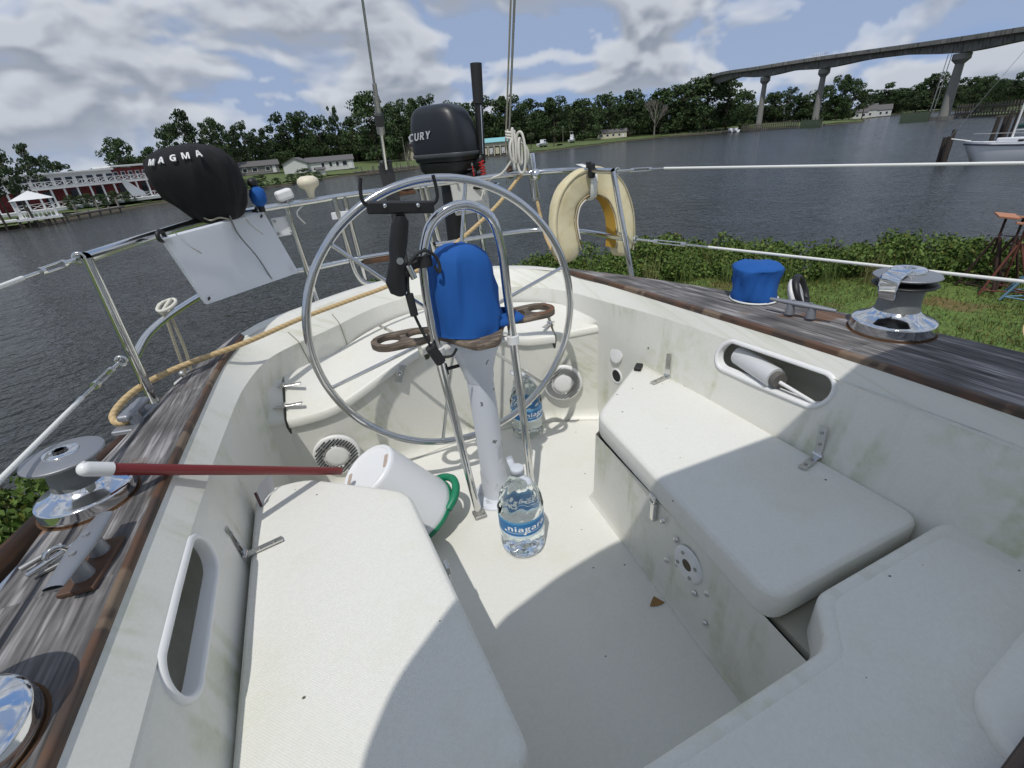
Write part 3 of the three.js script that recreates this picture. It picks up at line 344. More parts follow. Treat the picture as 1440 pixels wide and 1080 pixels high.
{ // gazebo on its dock
  const t = thing('gazebo', 'white hip-roofed gazebo on a dock over the river', 'gazebo', [-37.5, -3.5, -93.5], 0.35);
  const roof = new THREE.ConeGeometry(3.4, 1.15, 4, 1); roof.rotateY(Math.PI / 4); roof.translate(0, 3.05, 0); part(t, 'roof', uvBox(roof), trimWhite); for (const [x, z] of [[-2, -2], [2, -2], [-2, 2], [2, 2]]) part(t, 'post', [box(0.28, 2.6, 0.28, x, 1.3, z)], trimWhite);
  part(t, 'deck', [box(5, 0.3, 5, 0, -0.05, 0)], trimWhite); for (let i = 0; i < 3; i++) part(t, 'rail', [i < 2 ? box(0.1, 0.12, 4, i ? 2 : -2, 0.95, 0) : box(4, 0.12, 0.1, 0, 0.95, 2)], trimWhite); for (let i = 0; i < 9; i++) part(t, 'baluster', [box(0.1, 0.9, 0.1, -1.9 + i * 0.47, 0.5, 2)], trimWhite); for (let i = 0; i < 6; i++) part(t, 'piling', [bar([-2.3 + i * 0.92, -2, 2.3], [-2.3 + i * 0.92, 0, 2.3], 0.14, 6)], darkPile);
}
function dock(label, a, b, w, y, n, mat, group) { const t = thing('dock', label, 'dock', [0, 0, 0], 0, group); part(t, 'deck', [beam([a[0], y, a[1]], [b[0], y, b[1]], w, 0.22)], mat); for (let i = 0; i <= n; i++) { const x = mix(a[0], b[0], i / n), z = mix(a[1], b[1], i / n), h = y + 0.1 + (i % 2 ? 1.3 : 0.3); part(t, 'piling', [bar([x, -6, z + w / 2], [x, h, z + w / 2], 0.15, 6)], mat === trimWhite ? darkPile : mat); } }
dock('white railed dock leading from the gazebo', [-48, -89.5], [-36, -93], 2.6, -3.5, 8, trimWhite); dock('low dock in front of the restaurant lawn', [-35.5, -97], [-31, -106], 1.6, -3.8, 5, greyPlank);
dock('weathered boat dock with tall pilings in front of the brown-roofed house', [14, -158], [36, -165], 3, -3.6, 12, oldWood, 'weathered docks below the houses'); dock('weathered boat dock with tall pilings in front of the brown-roofed house', [17, -153], [30, -158], 2, -3.7, 9, oldWood, 'weathered docks below the houses');
dock('dock beside the turquoise-roofed boathouse', [66, -203], [92, -205], 2.4, -3.8, 10, oldWood); dock('long pier with white posts on the bank below the big dark trees', [228, -282], [256, -258], 2.6, -3.7, 16, greyPlank, 'docks below the big trees'); dock('long pier with white posts on the bank below the big dark trees', [256, -256], [258, -236], 2.6, -3.6, 12, greyPlank, 'docks below the big trees');
// rubble and scrub at the water below the grey house
{ const r = rng(55); for (let i = 0; i < 9; i++) { const s = thing('shore_scrub', 'scrubby bush on the far shore below the houses', 'shrub', [-24 + i * 3.4, -4.2, -124.5 - i * 3.4 + r() * 2], r() * 6, 'scrub on the far shore'); const k = 1.6 + r() * 2; s.scale.set(k * 1.5, k, k * 1.5); part(s, 'foliage', KIND.broad[i % 3].crown, leafMat); } }
function pole(label, x, z, h, group) { const t = thing('utility_pole', label, 'pole', [x, farH(x, z), z], 0, group); part(t, 'shaft', bar([0, 0, 0], [0.1, h, 0], 0.17, 6, 0.1), greyPlank); part(t, 'arm', bar([0, h - 0.3, 0], [-1.2, h - 0.1, 0], 0.07, 5), greyPlank); }
pole('grey lamp pole in front of the brown-roofed house', 38.9, -209, 9); pole('wooden pole on the lawn between the two palms and the beige house', 146, -277, 9.2); pole('thin pole standing beside the turquoise-roofed boathouse', 72, -232, 9.5);
function palm(x, z, h) { const t = thing('palm_tree', 'small round-headed palm on the far lawn', 'palm', [x, farH(x, z), z], 0, 'palms on the far lawn'); part(t, 'trunk', bar([0, 0, 0], [0, h * 0.7, 0], 0.28, 7, 0.2), barkMat); const g = leafCloud(700, r => { const u = r() * 6.283, w = Math.acos(2 * r() - 1), d = 2.1 * Math.cbrt(r()); return [d * Math.sin(w) * Math.cos(u), h * 0.78 + d * 0.85 * Math.cos(w), d * Math.sin(w) * Math.sin(u)]; }, 0.3, r => { const k = 0.7 + 0.6 * r(); return [0.05 * k, 0.07 * k, 0.025 * k]; }, 66); part(t, 'fronds', g, leafMat); }
palm(112.8, -249.7, 7.2); palm(130.3, -258, 8.2);
{ // bare dead tree
  const t = thing('dead_tree', 'bare grey dead tree beside the beige house', 'tree', [231, -3.2, -303]), r = rng(17), br = [bar([0, 0, 0], [0, 9, 0], 0.6, 7, 0.35)]; const grow = (p, d, len, rad, k) => { const q = [p[0] + d[0] * len, p[1] + d[1] * len, p[2] + d[2] * len]; br.push(bar(p, q, rad, 5, rad * 0.6)); if (k) for (let i = 0; i < 3; i++) { const e = V(d[0] + (r() - 0.5) * 1.1, d[1] + (r() - 0.2) * 0.5, d[2] + (r() - 0.5) * 1.1).normalize(); grow(q, [e.x, e.y, e.z], len * 0.7, rad * 0.6, k - 1); } }; for (let i = 0; i < 7; i++) { const a = i * 0.9, e = V(Math.cos(a) * 0.6, 1, Math.sin(a) * 0.6).normalize(); grow([0, 4 + i * 0.8, 0], [e.x, e.y, e.z], 6, 0.3, 3); } part(t, 'branches', br, flat(0.2, 0.18, 0.16, 0.95));
}
// ---------- boats on and by the far bank ----------
function hullShape(L, B, H) { const rows = []; for (const [f, y] of [[1, H], [0.96, H * 0.6], [0.75, H * 0.2], [0.05, 0]]) { const row = []; for (let i = 0; i <= 20; i++) { const t = i / 20 * 2 - 1, s = Math.sign(t), u = 1 - Math.abs(t); row.push([-L / 2 + (1 - Math.pow(1 - u, 1)) * L * (y === 0 ? 0.93 : 1) - (H - y) * 0.0, y, s * B / 2 * f * Math.sqrt(clamp(1 - u ** 2.6))]); } rows.push(row.map(p => [p[0] + 0, p[1], p[2]])); } return loft(rows); }
function motorboat(label, x, z, turn, s, tower) { const t = thing('motorboat', label, 'boat', [x, farH(x, z) + 0.5, z], turn); t.scale.setScalar(s); part(t, 'hull', hullShape(7, 2.4, 1.1), whitePaint); part(t, 'deck', [slab([[-3.4, -1.05], [0.5, -1.05], [3, 0], [0.5, 1.05], [-3.4, 1.05]], 0.95, 1.08, 0, 0.2)], whitePaint); const c = part(t, 'cabin', [box(2.2, 1.3, 1.7, -0.2, 1.7, 0, 0.15)], whitePaint); part(c, 'window', [box(1.6, 0.45, 1.74, -0.1, 1.95, 0)], winDark); if (tower) { part(t, 'flybridge', [box(1.5, 0.9, 1.5, -0.5, 2.8, 0, 0.15), bar([-1.1, 3, -0.6], [-0.8, 4.6, -0.5], 0.06, 5), bar([-1.1, 3, 0.6], [-0.8, 4.6, 0.5], 0.06, 5), box(1.6, 0.12, 1.5, -0.7, 4.6, 0)], whitePaint); } part(t, 'cradle', [box(0.2, 0.7, 1.4, -1.8, -0.2, 0), box(0.2, 0.7, 1.4, 1.4, -0.2, 0)], oldWood); }
motorboat('white cabin motorboat ashore on the far lawn next to the palms', 124, -258, 0.6, 1.35, false); motorboat('white flybridge motorboat stored ashore near the beige house', 160, -291, 0.75, 1.25, true);
{ // upturned dinghy
  const t = thing('dinghy', 'small white dinghy upside down on the far lawn', 'dinghy', [131, -3.1, -252], 0.4); const g = hullShape(4, 1.5, 0.7); g.scale(1, -1, 1); part(t, 'hull', put(g, 0, 0.75, 0), whitePaint); }
for (const [x, z] of [[250, -246], [252, -252]]) { const t = thing('moored_boat', 'small white boat moored at the pier below the bridge end', 'boat', [x - 3, -4.5, z], 1.2, 'boats at the bridge-end pier'); part(t, 'hull', hullShape(7, 2.4, 1.3), whitePaint); part(t, 'cabin', [box(2.4, 1.2, 1.6, 0, 1.7, 0, 0.1)], whitePaint); }
{ // sailboat at the pilings on the right
  const bow = V(66.7, -4.6, -34.3), t = thing('moored_sailboat', 'white sailing yacht with portholes and a green sail cover moored at pilings', 'sailboat', [68.9, -4.7, -28.6], Math.atan2(-(bow.z + 28.6) * 1, (bow.x - 68.9)));
  const rows = []; for (const [f, y, e] of [[1, 1.75, 0], [0.98, 1.3, 0.25], [0.9, 0.6, 0.7], [0.7, 0, 1.1]]) { const row = []; for (let i = 0; i <= 28; i++) { const q = i / 28 * 2 - 1, u = 1 - Math.abs(q); row.push([-6 + u * (12 - e), y + 0.35 * u * u * (y / 1.75), Math.sign(q) * 1.55 * f * Math.pow(clamp(1 - u ** 2.2), 0.6)]); } rows.push(row); } part(t, 'hull', loft(rows), whitePaint);
  part(t, 'sheer_strake', [-1, 1].map(s => { const p = []; for (let i = 0; i <= 14; i++) { const u = i / 14; p.push([-6 + u * 11.95, 1.52 + 0.32 * u * u, s * (0.03 + 1.54 * Math.pow(clamp(1 - u ** 2.2), 0.6))]); } return tube(p, 0.07, 30, 6); }), flat(0.015, 0.025, 0.05, 0.4));
  part(t, 'deck', [slab([[-5.9, -1.5], [0, -1.42], [3.6, -0.95], [5.7, 0], [3.6, 0.95], [0, 1.42], [-5.9, 1.5]], 1.72, 1.8, 0, 0.3)], whitePaint); const cb = part(t, 'cabin', [slab([[-3.6, -0.95], [1.8, -0.95], [3.4, -0.5], [3.4, 0.5], [1.8, 0.95], [-3.6, 0.95]], 1.78, 2.3, 0.06, 0.3)], whitePaint); for (let i = 0; i < 5; i++) for (const s of [-1, 1]) part(cb, 'porthole', [box(0.42, 0.2, 0.05, 1.5 - i * 0.95, 2.05, s * 0.96)], winDark);
  part(t, 'mast', bar([2.3, 1.8, 0], [2.3, 13, 0], 0.09, 8), trimWhite); part(t, 'boom', bar([2.3, 3.0, 0], [-3.2, 3.0, 0], 0.07, 8), trimWhite); part(t, 'sail_cover', tube([[2.15, 3.3, 0], [1.2, 3.35, 0.02], [-1, 3.2, 0], [-3, 3.15, 0]], 0.2, 20, 8), flat(0.008, 0.045, 0.04, 0.85)); part(t, 'bowsprit', bar([5.4, 2.1, 0], [7.4, 2.45, 0], 0.07, 8), trimWhite); part(t, 'forestay', bar([7.3, 2.45, 0], [2.3, 12.8, 0], 0.02, 5), dullMetal); part(t, 'lifeline', [bar([5.4, 2.8, 0.2], [-5.5, 2.5, 1.4], 0.015, 4), bar([5.4, 2.8, -0.2], [-5.5, 2.5, -1.4], 0.015, 4)], dullMetal);
}
const pileSpots = [[66.0, -35.2, 3.0, 0.2], [67.2, -35.6, 3.6, -0.1], [66.5, -35.9, 2.9, 0.1]]; for (const [x, z, h, l] of pileSpots) part(tag(thing('mooring_pile', 'dark mooring pile at the bow of the moored sailing yacht', 'pile', [x, -5, z], 0, 'piles at the yacht bow')), 'shaft', bar([l, 0, 0], [-l * 0.3, h, 0], 0.24, 8, 0.19), darkPile);
for (let i = 0; i < 4; i++) part(thing('mooring_pile', 'thick dark pile standing in the water behind the moored yacht', 'pile', [84 + i * 0.8, -5, -40 + (i % 2) * 0.8], 0, 'piles behind the yacht'), 'shaft', bar([0, 0, 0], [0, 4.2 + (i % 2) * 0.5, 0], 0.28, 8, 0.22), darkPile);
// ---------- jack stands on the grass ----------
function jackStand(label, x, z, turn, h, leg, top, seedTop) { const t = thing('jack_stand', label, 'jack stand', [x, nearH(x, z), z], turn, 'boat jack stands on the grass'), f = [[0.36, 0.3], [-0.36, 0.3], [0, -0.42]]; for (const [a, b] of f) part(t, 'leg', bar([a, 0, b], [a * 0.08, h * 0.72, b * 0.08], 0.026, 8), leg); part(t, 'brace', [0, 1, 2].map(i => { const p = f[i], q = f[(i + 1) % 3]; return bar([p[0] * 0.9, 0.1, p[1] * 0.9], [q[0] * 0.9, 0.1, q[1] * 0.9], 0.016, 6); }), leg); part(t, 'screw', bar([0, h * 0.5, 0], [0, h, 0], 0.024, 8), leg); part(t, 'handle', bar([-0.2, h * 0.74, 0], [0.2, h * 0.74, 0.02], 0.014, 6), leg); if (top) part(t, 'pad', [put(box(0.36, 0.04, 0.36, 0, 0, 0, 0.008), 0, h + 0.01, 0, 0.12, seedTop, 0.1)], top); }
const rustRed = flat(0.14, 0.045, 0.03, 0.85), rustDark = flat(0.045, 0.022, 0.018, 0.9), paleBlue = flat(0.13, 0.24, 0.33, 0.6), plyPad = flat(0.42, 0.19, 0.11, 0.8);
jackStand('dark rusty jack stand with an orange plywood pad', 14.0, -5.9, 0.3, 1.62, rustDark, plyPad, 0.4); jackStand('red rusty jack stand in the middle of the group', 13.85, -5.45, 1.1, 1.5, rustRed, plyPad, 0.9); jackStand('dark rusty jack stand leaning at the back of the group', 14.35, -5.75, 2.0, 1.55, rustDark, plyPad, 0.1); jackStand('pale blue jack stand standing in front of the rusty ones', 13.55, -4.85, 0.6, 1.15, paleBlue, null, 0); jackStand('pale blue jack stand beside the red one', 14.1, -5.0, 2.4, 1.2, paleBlue, null, 0);
part(tag(part(scene, 'loose_line', tube([[10.75, -2.62, -3.5], [10.9, -2.45, -3.75], [11.3, -2.35, -3.9], [12, -2.5, -3.7], [12.6, -2.65, -3.2]], 0.012, 30, 6), ropeMat), 'pale rope end trailing in the grass beyond the rail', 'rope'), 'whipping', ball(0.016, 10.75, -2.62, -3.5, 8), ropeMat);
// ================= the yacht we stand in =================
const yacht = thing('sailing_yacht', 'white fibreglass sailing yacht cockpit with weathered teak coaming caps', 'yacht');
// plan curves, port and starboard joined round the stern: inner cap edge, knee, seat-back foot
const T0 = [[-0.40, 0.63, 0.7], [-0.411, 0.63, -0.5], [-0.413, 0.63, -0.9], [-0.405, 0.63, -1.3], [-0.39, 0.63, -1.62], [-0.35, 0.632, -1.87], [-0.25, 0.638, -1.97], [-0.131, 0.64, -2.05], [0.154, 0.64, -2.253], [0.406, 0.64, -2.315], [0.645, 0.64, -2.25], [0.88, 0.64, -2.11], [1.02, 0.635, -1.95], [1.075, 0.63, -1.65], [1.123, 0.63, -1.3], [1.175, 0.63, -0.9], [1.212, 0.63, -0.5], [1.24, 0.63, 0.7]];
const K0 = [[-0.356, 0.57, 0.7], [-0.364, 0.57, -0.5], [-0.372, 0.57, -0.9], [-0.36, 0.57, -1.3], [-0.335, 0.572, -1.57], [-0.275, 0.572, -1.77], [-0.185, 0.572, -1.87], [-0.08, 0.572, -1.95], [0.165, 0.572, -2.165], [0.40, 0.572, -2.235], [0.63, 0.572, -2.165], [0.85, 0.572, -2.04], [0.968, 0.572, -1.87], [1.037, 0.575, -1.6], [1.098, 0.58, -1.3], [1.145, 0.58, -0.9], [1.188, 0.58, -0.5], [1.215, 0.58, 0.7]];
const S0 = [[-0.32, 0.38, 0.7], [-0.329, 0.38, -0.5], [-0.347, 0.38, -0.9], [-0.357, 0.38, -1.3], [-0.35, 0.40, -1.6], [-0.28, 0.46, -1.80], [-0.17, 0.46, -1.895], [-0.065, 0.455, -1.97], [0.158, 0.49, -2.14], [0.40, 0.50, -2.205], [0.62, 0.505, -2.14], [0.835, 0.505, -2.02], [0.95, 0.49, -1.86], [1.03, 0.455, -1.6], [1.063, 0.38, -1.3], [1.09, 0.38, -0.9], [1.113, 0.38, -0.5], [1.13, 0.38, 0.7]];
const NS = 170, T = smooth(T0, NS), K = smooth(K0, NS), S = smooth(S0, NS);
const idxZ = (side, z) => { let b = 0, e = 1e9; for (let i = 0; i <= NS; i++) { if (side < 0 ? i > 75 : i < 95) continue; const d = Math.abs(K[i][2] - z); if (d < e) { e = d; b = i; } } return b; };
const cutRows = (rows, a, b) => rows.map(r => r.slice(a, b + 1));
const wallPt = (side, z, y) => { // point on the seat-back face at given z and height
  const pick = C => { for (let i = 1; i <= NS; i++) { if (side < 0 ? i > 75 : i < 95) continue; const a = C[i - 1], b = C[i]; if ((a[2] - z) * (b[2] - z) <= 0) return lerp3(a, b, (z - a[2]) / ((b[2] - a[2]) || 1)); } return C[side < 0 ? 0 : NS]; };
  const k = pick(K), s = pick(S); if (y === null) return k; const t = (y - s[1]) / (k[1] - s[1]); return [mix(s[0], k[0], t), y, z];
};
{
  const dn = (R, d) => R.map(p => [p[0], p[1] - d, p[2]]), lip = T.map((p, i) => lerp3(p, K[i], 0.06));
  const bevelRows = [dn(T, -0.0), lip, mixRow(T, K, 0.3), mixRow(T, K, 0.7), mixRow(T, K, 0.92), K];
  part(yacht, 'coaming_bevel', loft(bevelRows), gelWall);
  // seat-back faces with the locker openings cut out
  const openings = { '-1': [-0.575, -0.895, 0.518, 0.043], '1': [-0.705, -1.06, 0.535, 0.043] };
  for (const side of [-1, 1]) {
    const [z0, z1, yc, r] = openings[side], za = 0.7, zb = -1.24, sh = new THREE.Shape(); const N = 60;
    const yk = z => wallPt(side, z, null)[1];
    sh.moveTo(za, 0.05); for (let i = 0; i <= N; i++) sh.lineTo(mix(za, zb, i / N), yk(mix(za, zb, i / N)) - 0.0002); for (let i = 0; i <= 4; i++) sh.lineTo(zb, mix(0.56, 0.05, i / 4)); for (let i = 0; i <= N; i++) sh.lineTo(mix(zb, za, i / N), 0.05);
    const ring = []; for (let i = 0; i < 40; i++) { const a = i / 40 * 2 * Math.PI, c = Math.cos(a), s = Math.sin(a), hz = (z0 - z1) / 2 - r; ring.push([(z0 + z1) / 2 + Math.sign(c) * hz * (Math.abs(c) > 1e-6 ? 1 : 0) + c * r, yc + s * r + ((z0 + z1) / 2 - ((z0 + z1) / 2 + c * hz)) * (side > 0 ? -0.05 : 0)]); }
    const h = new THREE.Path(); ring.forEach((p, i) => i ? h.lineTo(p[0], p[1]) : h.moveTo(p[0], p[1])); h.closePath(); sh.holes.push(h);
    const g = new THREE.ShapeGeometry(sh), P = g.attributes.position; for (let i = 0; i < P.count; i++) { const z = P.getX(i), y = P.getY(i), w = wallPt(side, z, y); P.setXYZ(i, w[0], y, z); } g.computeVertexNormals();
    part(yacht, 'seat_back', uvBox(g), gelWall);
    const out = (p, o) => [wallPt(side, p[0], p[1])[0] - side * o, p[1], p[0]], grow = (p, k) => { const cz = clamp(p[0], z1 + r, z0 - r), dz = p[0] - cz, dy = p[1] - yc, l = Math.hypot(dz, dy) || 1; return [p[0] + dz / l * k, p[1] + dy / l * k]; };
    const rim = [[0.0125, -0.001], [0.0115, 0.003], [0.007, 0.006], [0.002, 0.0055], [-0.001, 0.001], [-0.002, -0.02]].map(([k, o]) => ring.map(p => out(grow(p, k), o)));
    const pk = part(yacht, 'locker_pocket', loft(rim, true), whitePlastic);
    const inner = [[0, -0.018], [0.03, -0.05], [0.05, -0.12], [0.045, -0.2]].map(([k, o]) => ring.map(p => out(grow(p, k), o))); inner.push(ring.map(p => out([mix(z0, z1, 0.5) + (p[0] - mix(z0, z1, 0.5)) * 0.02, yc + (p[1] - yc) * 0.02], -0.2)));
    part(pk, 'pocket_lining', loft(inner, true), gelWall);
  }
  // the rest of the coaming face round the stern
  const a = idxZ(-1, -1.235), b = idxZ(1, -1.235); part(yacht, 'stern_coaming', loft(cutRows([K, mixRow(K, S, 0.35), mixRow(K, S, 0.7), S, dn(S, 0.06), S.map(p => [p[0], 0.01, p[2]])], a, b)), gelWall);
  // moulding joints of the stern seat coaming: thin darker tubes laid along the surface
  for (const i of [Math.round(NS * 0.43), Math.round(NS * 0.36)]) part(yacht, 'moulding_joint', tube([lerp3(T[i], K[i], 0.5), K[i], lerp3(K[i], S[i], 0.5), S[i]].map(p => [p[0], p[1] + 0.0005, p[2] + 0.0008]), 0.0016, 12, 5), jointTone);
}
// cockpit sole with its drain, seat boxes and the bridge deck
part(yacht, 'sole', [slab([[-0.45, -1.92], [1.16, -1.92], [1.16, -0.2], [-0.45, -0.2]], -0.03, 0)], gelSkid);
{ const d = part(yacht, 'drain', [put(lathe([[0.001, 0.002], [0.03, 0.002], [0.036, 0.004], [0.04, 0.001]], 24), 0.905, 0.001, -1.69)], dullMetal); part(d, 'grille', [0, 1, 2].map(i => box(0.05, 0.003, 0.004, 0.905, 0.005, -1.7 + i * 0.01)), dullMetal); }
const seatR = [[0.70, -1.14], [1.058, -1.41], [1.085, -1.1], [1.106, -0.4], [0.635, -0.385]], seatL = [[-0.343, -1.25], [-0.205, -1.25], [0.057, -1.05], [0.112, -0.335], [-0.32, -0.335]];
const inset = (p, d) => { const cx = p.reduce((s, q) => s + q[0], 0) / p.length, cz = p.reduce((s, q) => s + q[1], 0) / p.length; return p.map(q => { const l = Math.hypot(q[0] - cx, q[1] - cz); return [q[0] - (q[0] - cx) / l * d, q[1] - (q[1] - cz) / l * d]; }); };
function footFlare(poly, y0, y1, flare) { const n = poly.length, mk = (d, y) => { const o = []; for (let i = 0; i < n; i++) { const q = inset(poly, -d)[i], q2 = inset(poly, -d)[(i + 1) % n]; for (let k = 0; k < 10; k++) o.push([mix(q[0], q2[0], k / 10), y, mix(q[1], q2[1], k / 10)]); } return o; }; return uvBox(toCreasedNormals(loft([mk(0, y1), mk(flare * 0.3, y0 + 0.05), mk(flare * 0.55, y0 + 0.022), mk(flare * 0.8, y0 + 0.008), mk(flare * 1.3, y0 + 0.001)], true), 0.5)); }
part(yacht, 'seat_front', footFlare([[0.704, -1.146], [1.09, -1.39], [1.12, -0.2], [0.644, -0.2]], 0, 0.295, 0.022), gelWall, 'stained seat front with bolts and a white flange');
part(yacht, 'seat_front', footFlare([[-0.36, -1.235], [-0.205, -1.225], [0.047, -1.045], [0.102, -0.2], [-0.36, -0.2]], 0, 0.295, 0.022), gelWall);
part(yacht, 'locker_lid', slab(seatR, 0.302, 0.38, 0.018, 0.05, 5), gelSkid); part(yacht, 'locker_lid', slab(seatL, 0.302, 0.38, 0.018, 0.05, 5), gelSkid);
part(yacht, 'gutter', slab([[-0.39, -1.24], [1.13, -1.36], [1.13, -0.2], [0.66, -0.2], [0.66, -1.12], [0.03, -1.0], [0.09, -0.2], [-0.39, -0.2]].slice(0, 0).concat([[0.72, -1.13], [1.08, -1.36], [1.12, -0.2], [0.658, -0.2]]), 0.28, 0.298), flat(0.34, 0.33, 0.27, 0.9)); part(yacht, 'gutter', slab([[-0.36, -1.22], [-0.2, -1.21], [0.02, -1.03], [0.07, -0.2], [-0.36, -0.2]], 0.28, 0.298), flat(0.34, 0.33, 0.27, 0.9));
{ // bridge deck with a raised rounded edge
  const poly = [[-0.5, 0.72], [-0.5, -0.29], [0.118, -0.292], [0.18, -0.29], [0.24, -0.262], [0.635, -0.283], [0.715, -0.36], [1.108, -0.378], [1.19, -0.3], [1.25, 0.72]];
  const cut = [[0.09, 0.72], [0.1, -0.262], [0.635, -0.283], [0.712, -0.362], [1.115, -0.376], [1.23, -0.25], [1.25, 0.72]];
  part(yacht, 'bridge_deck', slab(cut, 0.0, 0.392, 0.016, 0.025, 5), gelWall); const inn = [[0.1, 0.7], [0.115, -0.238], [0.64, -0.255], [0.722, -0.335], [1.06, -0.345], [1.1, -0.2], [1.12, 0.7]]; part(yacht, 'bridge_deck_tread', slab(inn, 0.38, 0.3965, 0.002, 0.02), gelSkid);
  part(yacht, 'bridge_deck', [slab([[-0.4, 0.72], [-0.385, -0.322], [0.085, -0.322], [0.085, 0.72]], 0, 0.375, 0.01, 0.02)], gel);
  part(yacht, 'companionway_step', slab([[0.735, -0.135], [0.93, -0.16], [1.17, -0.19], [1.17, 0.5], [0.69, 0.5], [0.69, -0.07]], 0.385, 0.42, 0.014, 0.04, 4), gel);
  part(yacht, 'companionway_sill', [put(box(0.36, 0.03, 0.05, 0, 0, 0, 0.006), 0.79, 0.425, -0.055, 0, 0.12)], brownWood);
}
// ---------- stern seat ----------
{
  const F = smooth([[-0.385, 0.398, -1.655], [-0.30, 0.372, -1.675], [-0.216, 0.361, -1.685], [-0.096, 0.368, -1.70], [0.139, 0.446, -1.76], [0.297, 0.492, -1.79], [0.45, 0.497, -1.795], [0.597, 0.476, -1.79], [0.712, 0.434, -1.77], [0.8, 0.43, -1.745], [0.9, 0.44, -1.705], [1.037, 0.465, -1.635]], 200);
  const Bk = smooth([[-0.345, 0.447, -1.63], [-0.275, 0.475, -1.81], [-0.163, 0.472, -1.90], [-0.065, 0.466, -1.97], [0.10, 0.49, -2.09], [0.25, 0.505, -2.16], [0.414, 0.506, -2.20], [0.60, 0.505, -2.145], [0.78, 0.51, -2.03], [0.95, 0.512, -1.87], [1.036, 0.478, -1.6]], 200);
  const seg = (a, b, name, lipH, over) => { const i0 = Math.round(a * 200), i1 = Math.round(b * 200), f = F.slice(i0, i1 + 1), k = Bk.slice(i0, i1 + 1), off = (R, dy, dz) => R.map(p => [p[0], p[1] + dy, p[2] + dz]); const rows = [off(f, -lipH, over - 0.004), off(f, -lipH, over), off(f, -0.02, over), off(f, -0.007, over - 0.003), off(f, -0.001, over - 0.011)]; for (let t = 1; t <= 10; t++) rows.push(mixRow(off(f, 0, over - 0.02), k, t / 10)); const g = loft(rows), side = [0, f.length - 1].map(c => loft([rows.map(r => r[c]), rows.map(r => [r[c][0], Math.min(r[c][1] - 0.004, f[c][1] - lipH), r[c][2]])])); return part(yacht, name, [g, ...side], gel); };
  const e = 0.0045; seg(0, 0.115 - e, 'stern_seat', 0.03, 0.0); seg(0.115 + e, 0.435 - e, 'stern_locker_lid', 0.036, 0.012); seg(0.435 + e, 0.615 - e, 'stern_seat', 0.04, 0.008); seg(0.615 + e, 0.865 - e, 'stern_locker_lid', 0.036, 0.012); seg(0.865 + e, 1, 'stern_seat', 0.03, 0.0);
  const notch = i => { let d = 0; for (const t of [0.117, 0.45, 0.60, 0.862]) d = Math.max(d, 1 - sstep(0.9, 2.2, Math.abs(i - t * 200))); return d * 0.058; }, low = F.map((p, i) => [p[0], p[1] - 0.012 - notch(i), p[2] - 0.004]), fl = low.map(p => [p[0], 0.05, p[2] + 0.002]), fl2 = low.map(p => [p[0], 0.018, p[2] + 0.012]), fl3 = low.map(p => [p[0], 0.002, p[2] + 0.04]);
  part(yacht, 'stern_seat_front', loft([low, mixRow(low, fl, 0.5), fl, fl2, fl3]), gelWall);
  part(yacht, 'locker_gutter', [loft([F.slice(14, 188).map(p => [p[0], p[1] - 0.09, p[2] - 0.03]), Bk.slice(14, 188).map(p => [p[0], p[1] - 0.08, p[2] + 0.01])])], gelWall);
  // rain channel mouths at the lid ends, hasp and strap hinges
  const hinge = (q, ang, L, n) => { const g = [put(box(L, 0.005, 0.016, 0, 0, 0, 0.002), 0, 0, 0), put(new THREE.CylinderGeometry(0.006, 0.006, 0.03, 10), 0, 0.004, 0, Math.PI / 2)]; g.forEach(a => { a.rotateY(ang); a.translate(q[0], q[1] + 0.006, q[2]); }); const h = part(yacht, 'strap_hinge', g, steel); return h; };
  for (const t of [0.24, 0.7]) { const i = 23; hinge(lerp3(F[i], Bk[i], t), -0.12, 0.13); } for (const t of [0.28, 0.72]) { const i = 172; hinge(lerp3(F[i], Bk[i], t), 0.55, 0.11); }
  const hs = F[Math.round(0.40 * 200)]; const hp = part(yacht, 'hasp', [put(box(0.028, 0.075, 0.006, 0, 0, 0, 0.002), 0.165, 0.405, -1.748, -0.2, 0, -0.45)], steel); part(hp, 'staple', [put(new THREE.TorusGeometry(0.01, 0.003, 6, 14), 0.158, 0.415, -1.738)], steel);
  for (const [x, y, z] of [[0.06, 0.58, 0]].slice(0, 0)) 0;
  part(yacht, 'maker_plate', [put(box(0.05, 0.034, 0.003, 0, 0, 0), -0.115, 0.512, -1.945, -0.25, 0.62)], greyAlu);
  // loudspeakers set in the seat front
  for (const [x, y, z, ry] of [[-0.146, 0.155, -1.688, -0.1], [0.866, 0.2, -1.700, -0.42]]) {
    const s = part(yacht, 'loudspeaker', put(lathe([[0.09, 0.0], [0.09, 0.008], [0.082, 0.014], [0.05, 0.012], [0.048, 0.006], [0.046, 0.012], [0.03, 0.017], [0.001, 0.018]], 40), 0, 0, 0, Math.PI / 2).rotateY(ry).translate(x, y, z), whitePlastic);
    const sl = []; for (let i = 0; i < 15; i++) { const o = -0.075 + i * 0.0107, h = Math.sqrt(0.08 ** 2 - o * o), hi = Math.abs(o) < 0.05 ? Math.sqrt(0.05 ** 2 - o * o) : 0; for (const sg of [-1, 1]) { const a = hi, b = h; if (b - a < 0.006) continue; sl.push(box(b - a - 0.003, 0.0042, 0.003, sg * (a + b) / 2, o, 0.0145)); } } const m = mergeGeometries(sl.map(prep)); m.rotateZ(0.7); m.rotateY(ry); m.translate(x, y, z); part(s, 'grille_slots', m, holeBlack);
    const arcs = []; for (let i = 0; i < 4; i++) arcs.push(new THREE.TorusGeometry(0.047, 0.004, 6, 10, 1.1).rotateZ(i * Math.PI / 2 + 0.3)); const am = mergeGeometries(arcs.map(prep)); am.rotateY(ry); am.translate(x, y, z + 0.012); part(s, 'tweeter_ring', am, flat(0.3, 0.29, 0.27, 0.7));
  }
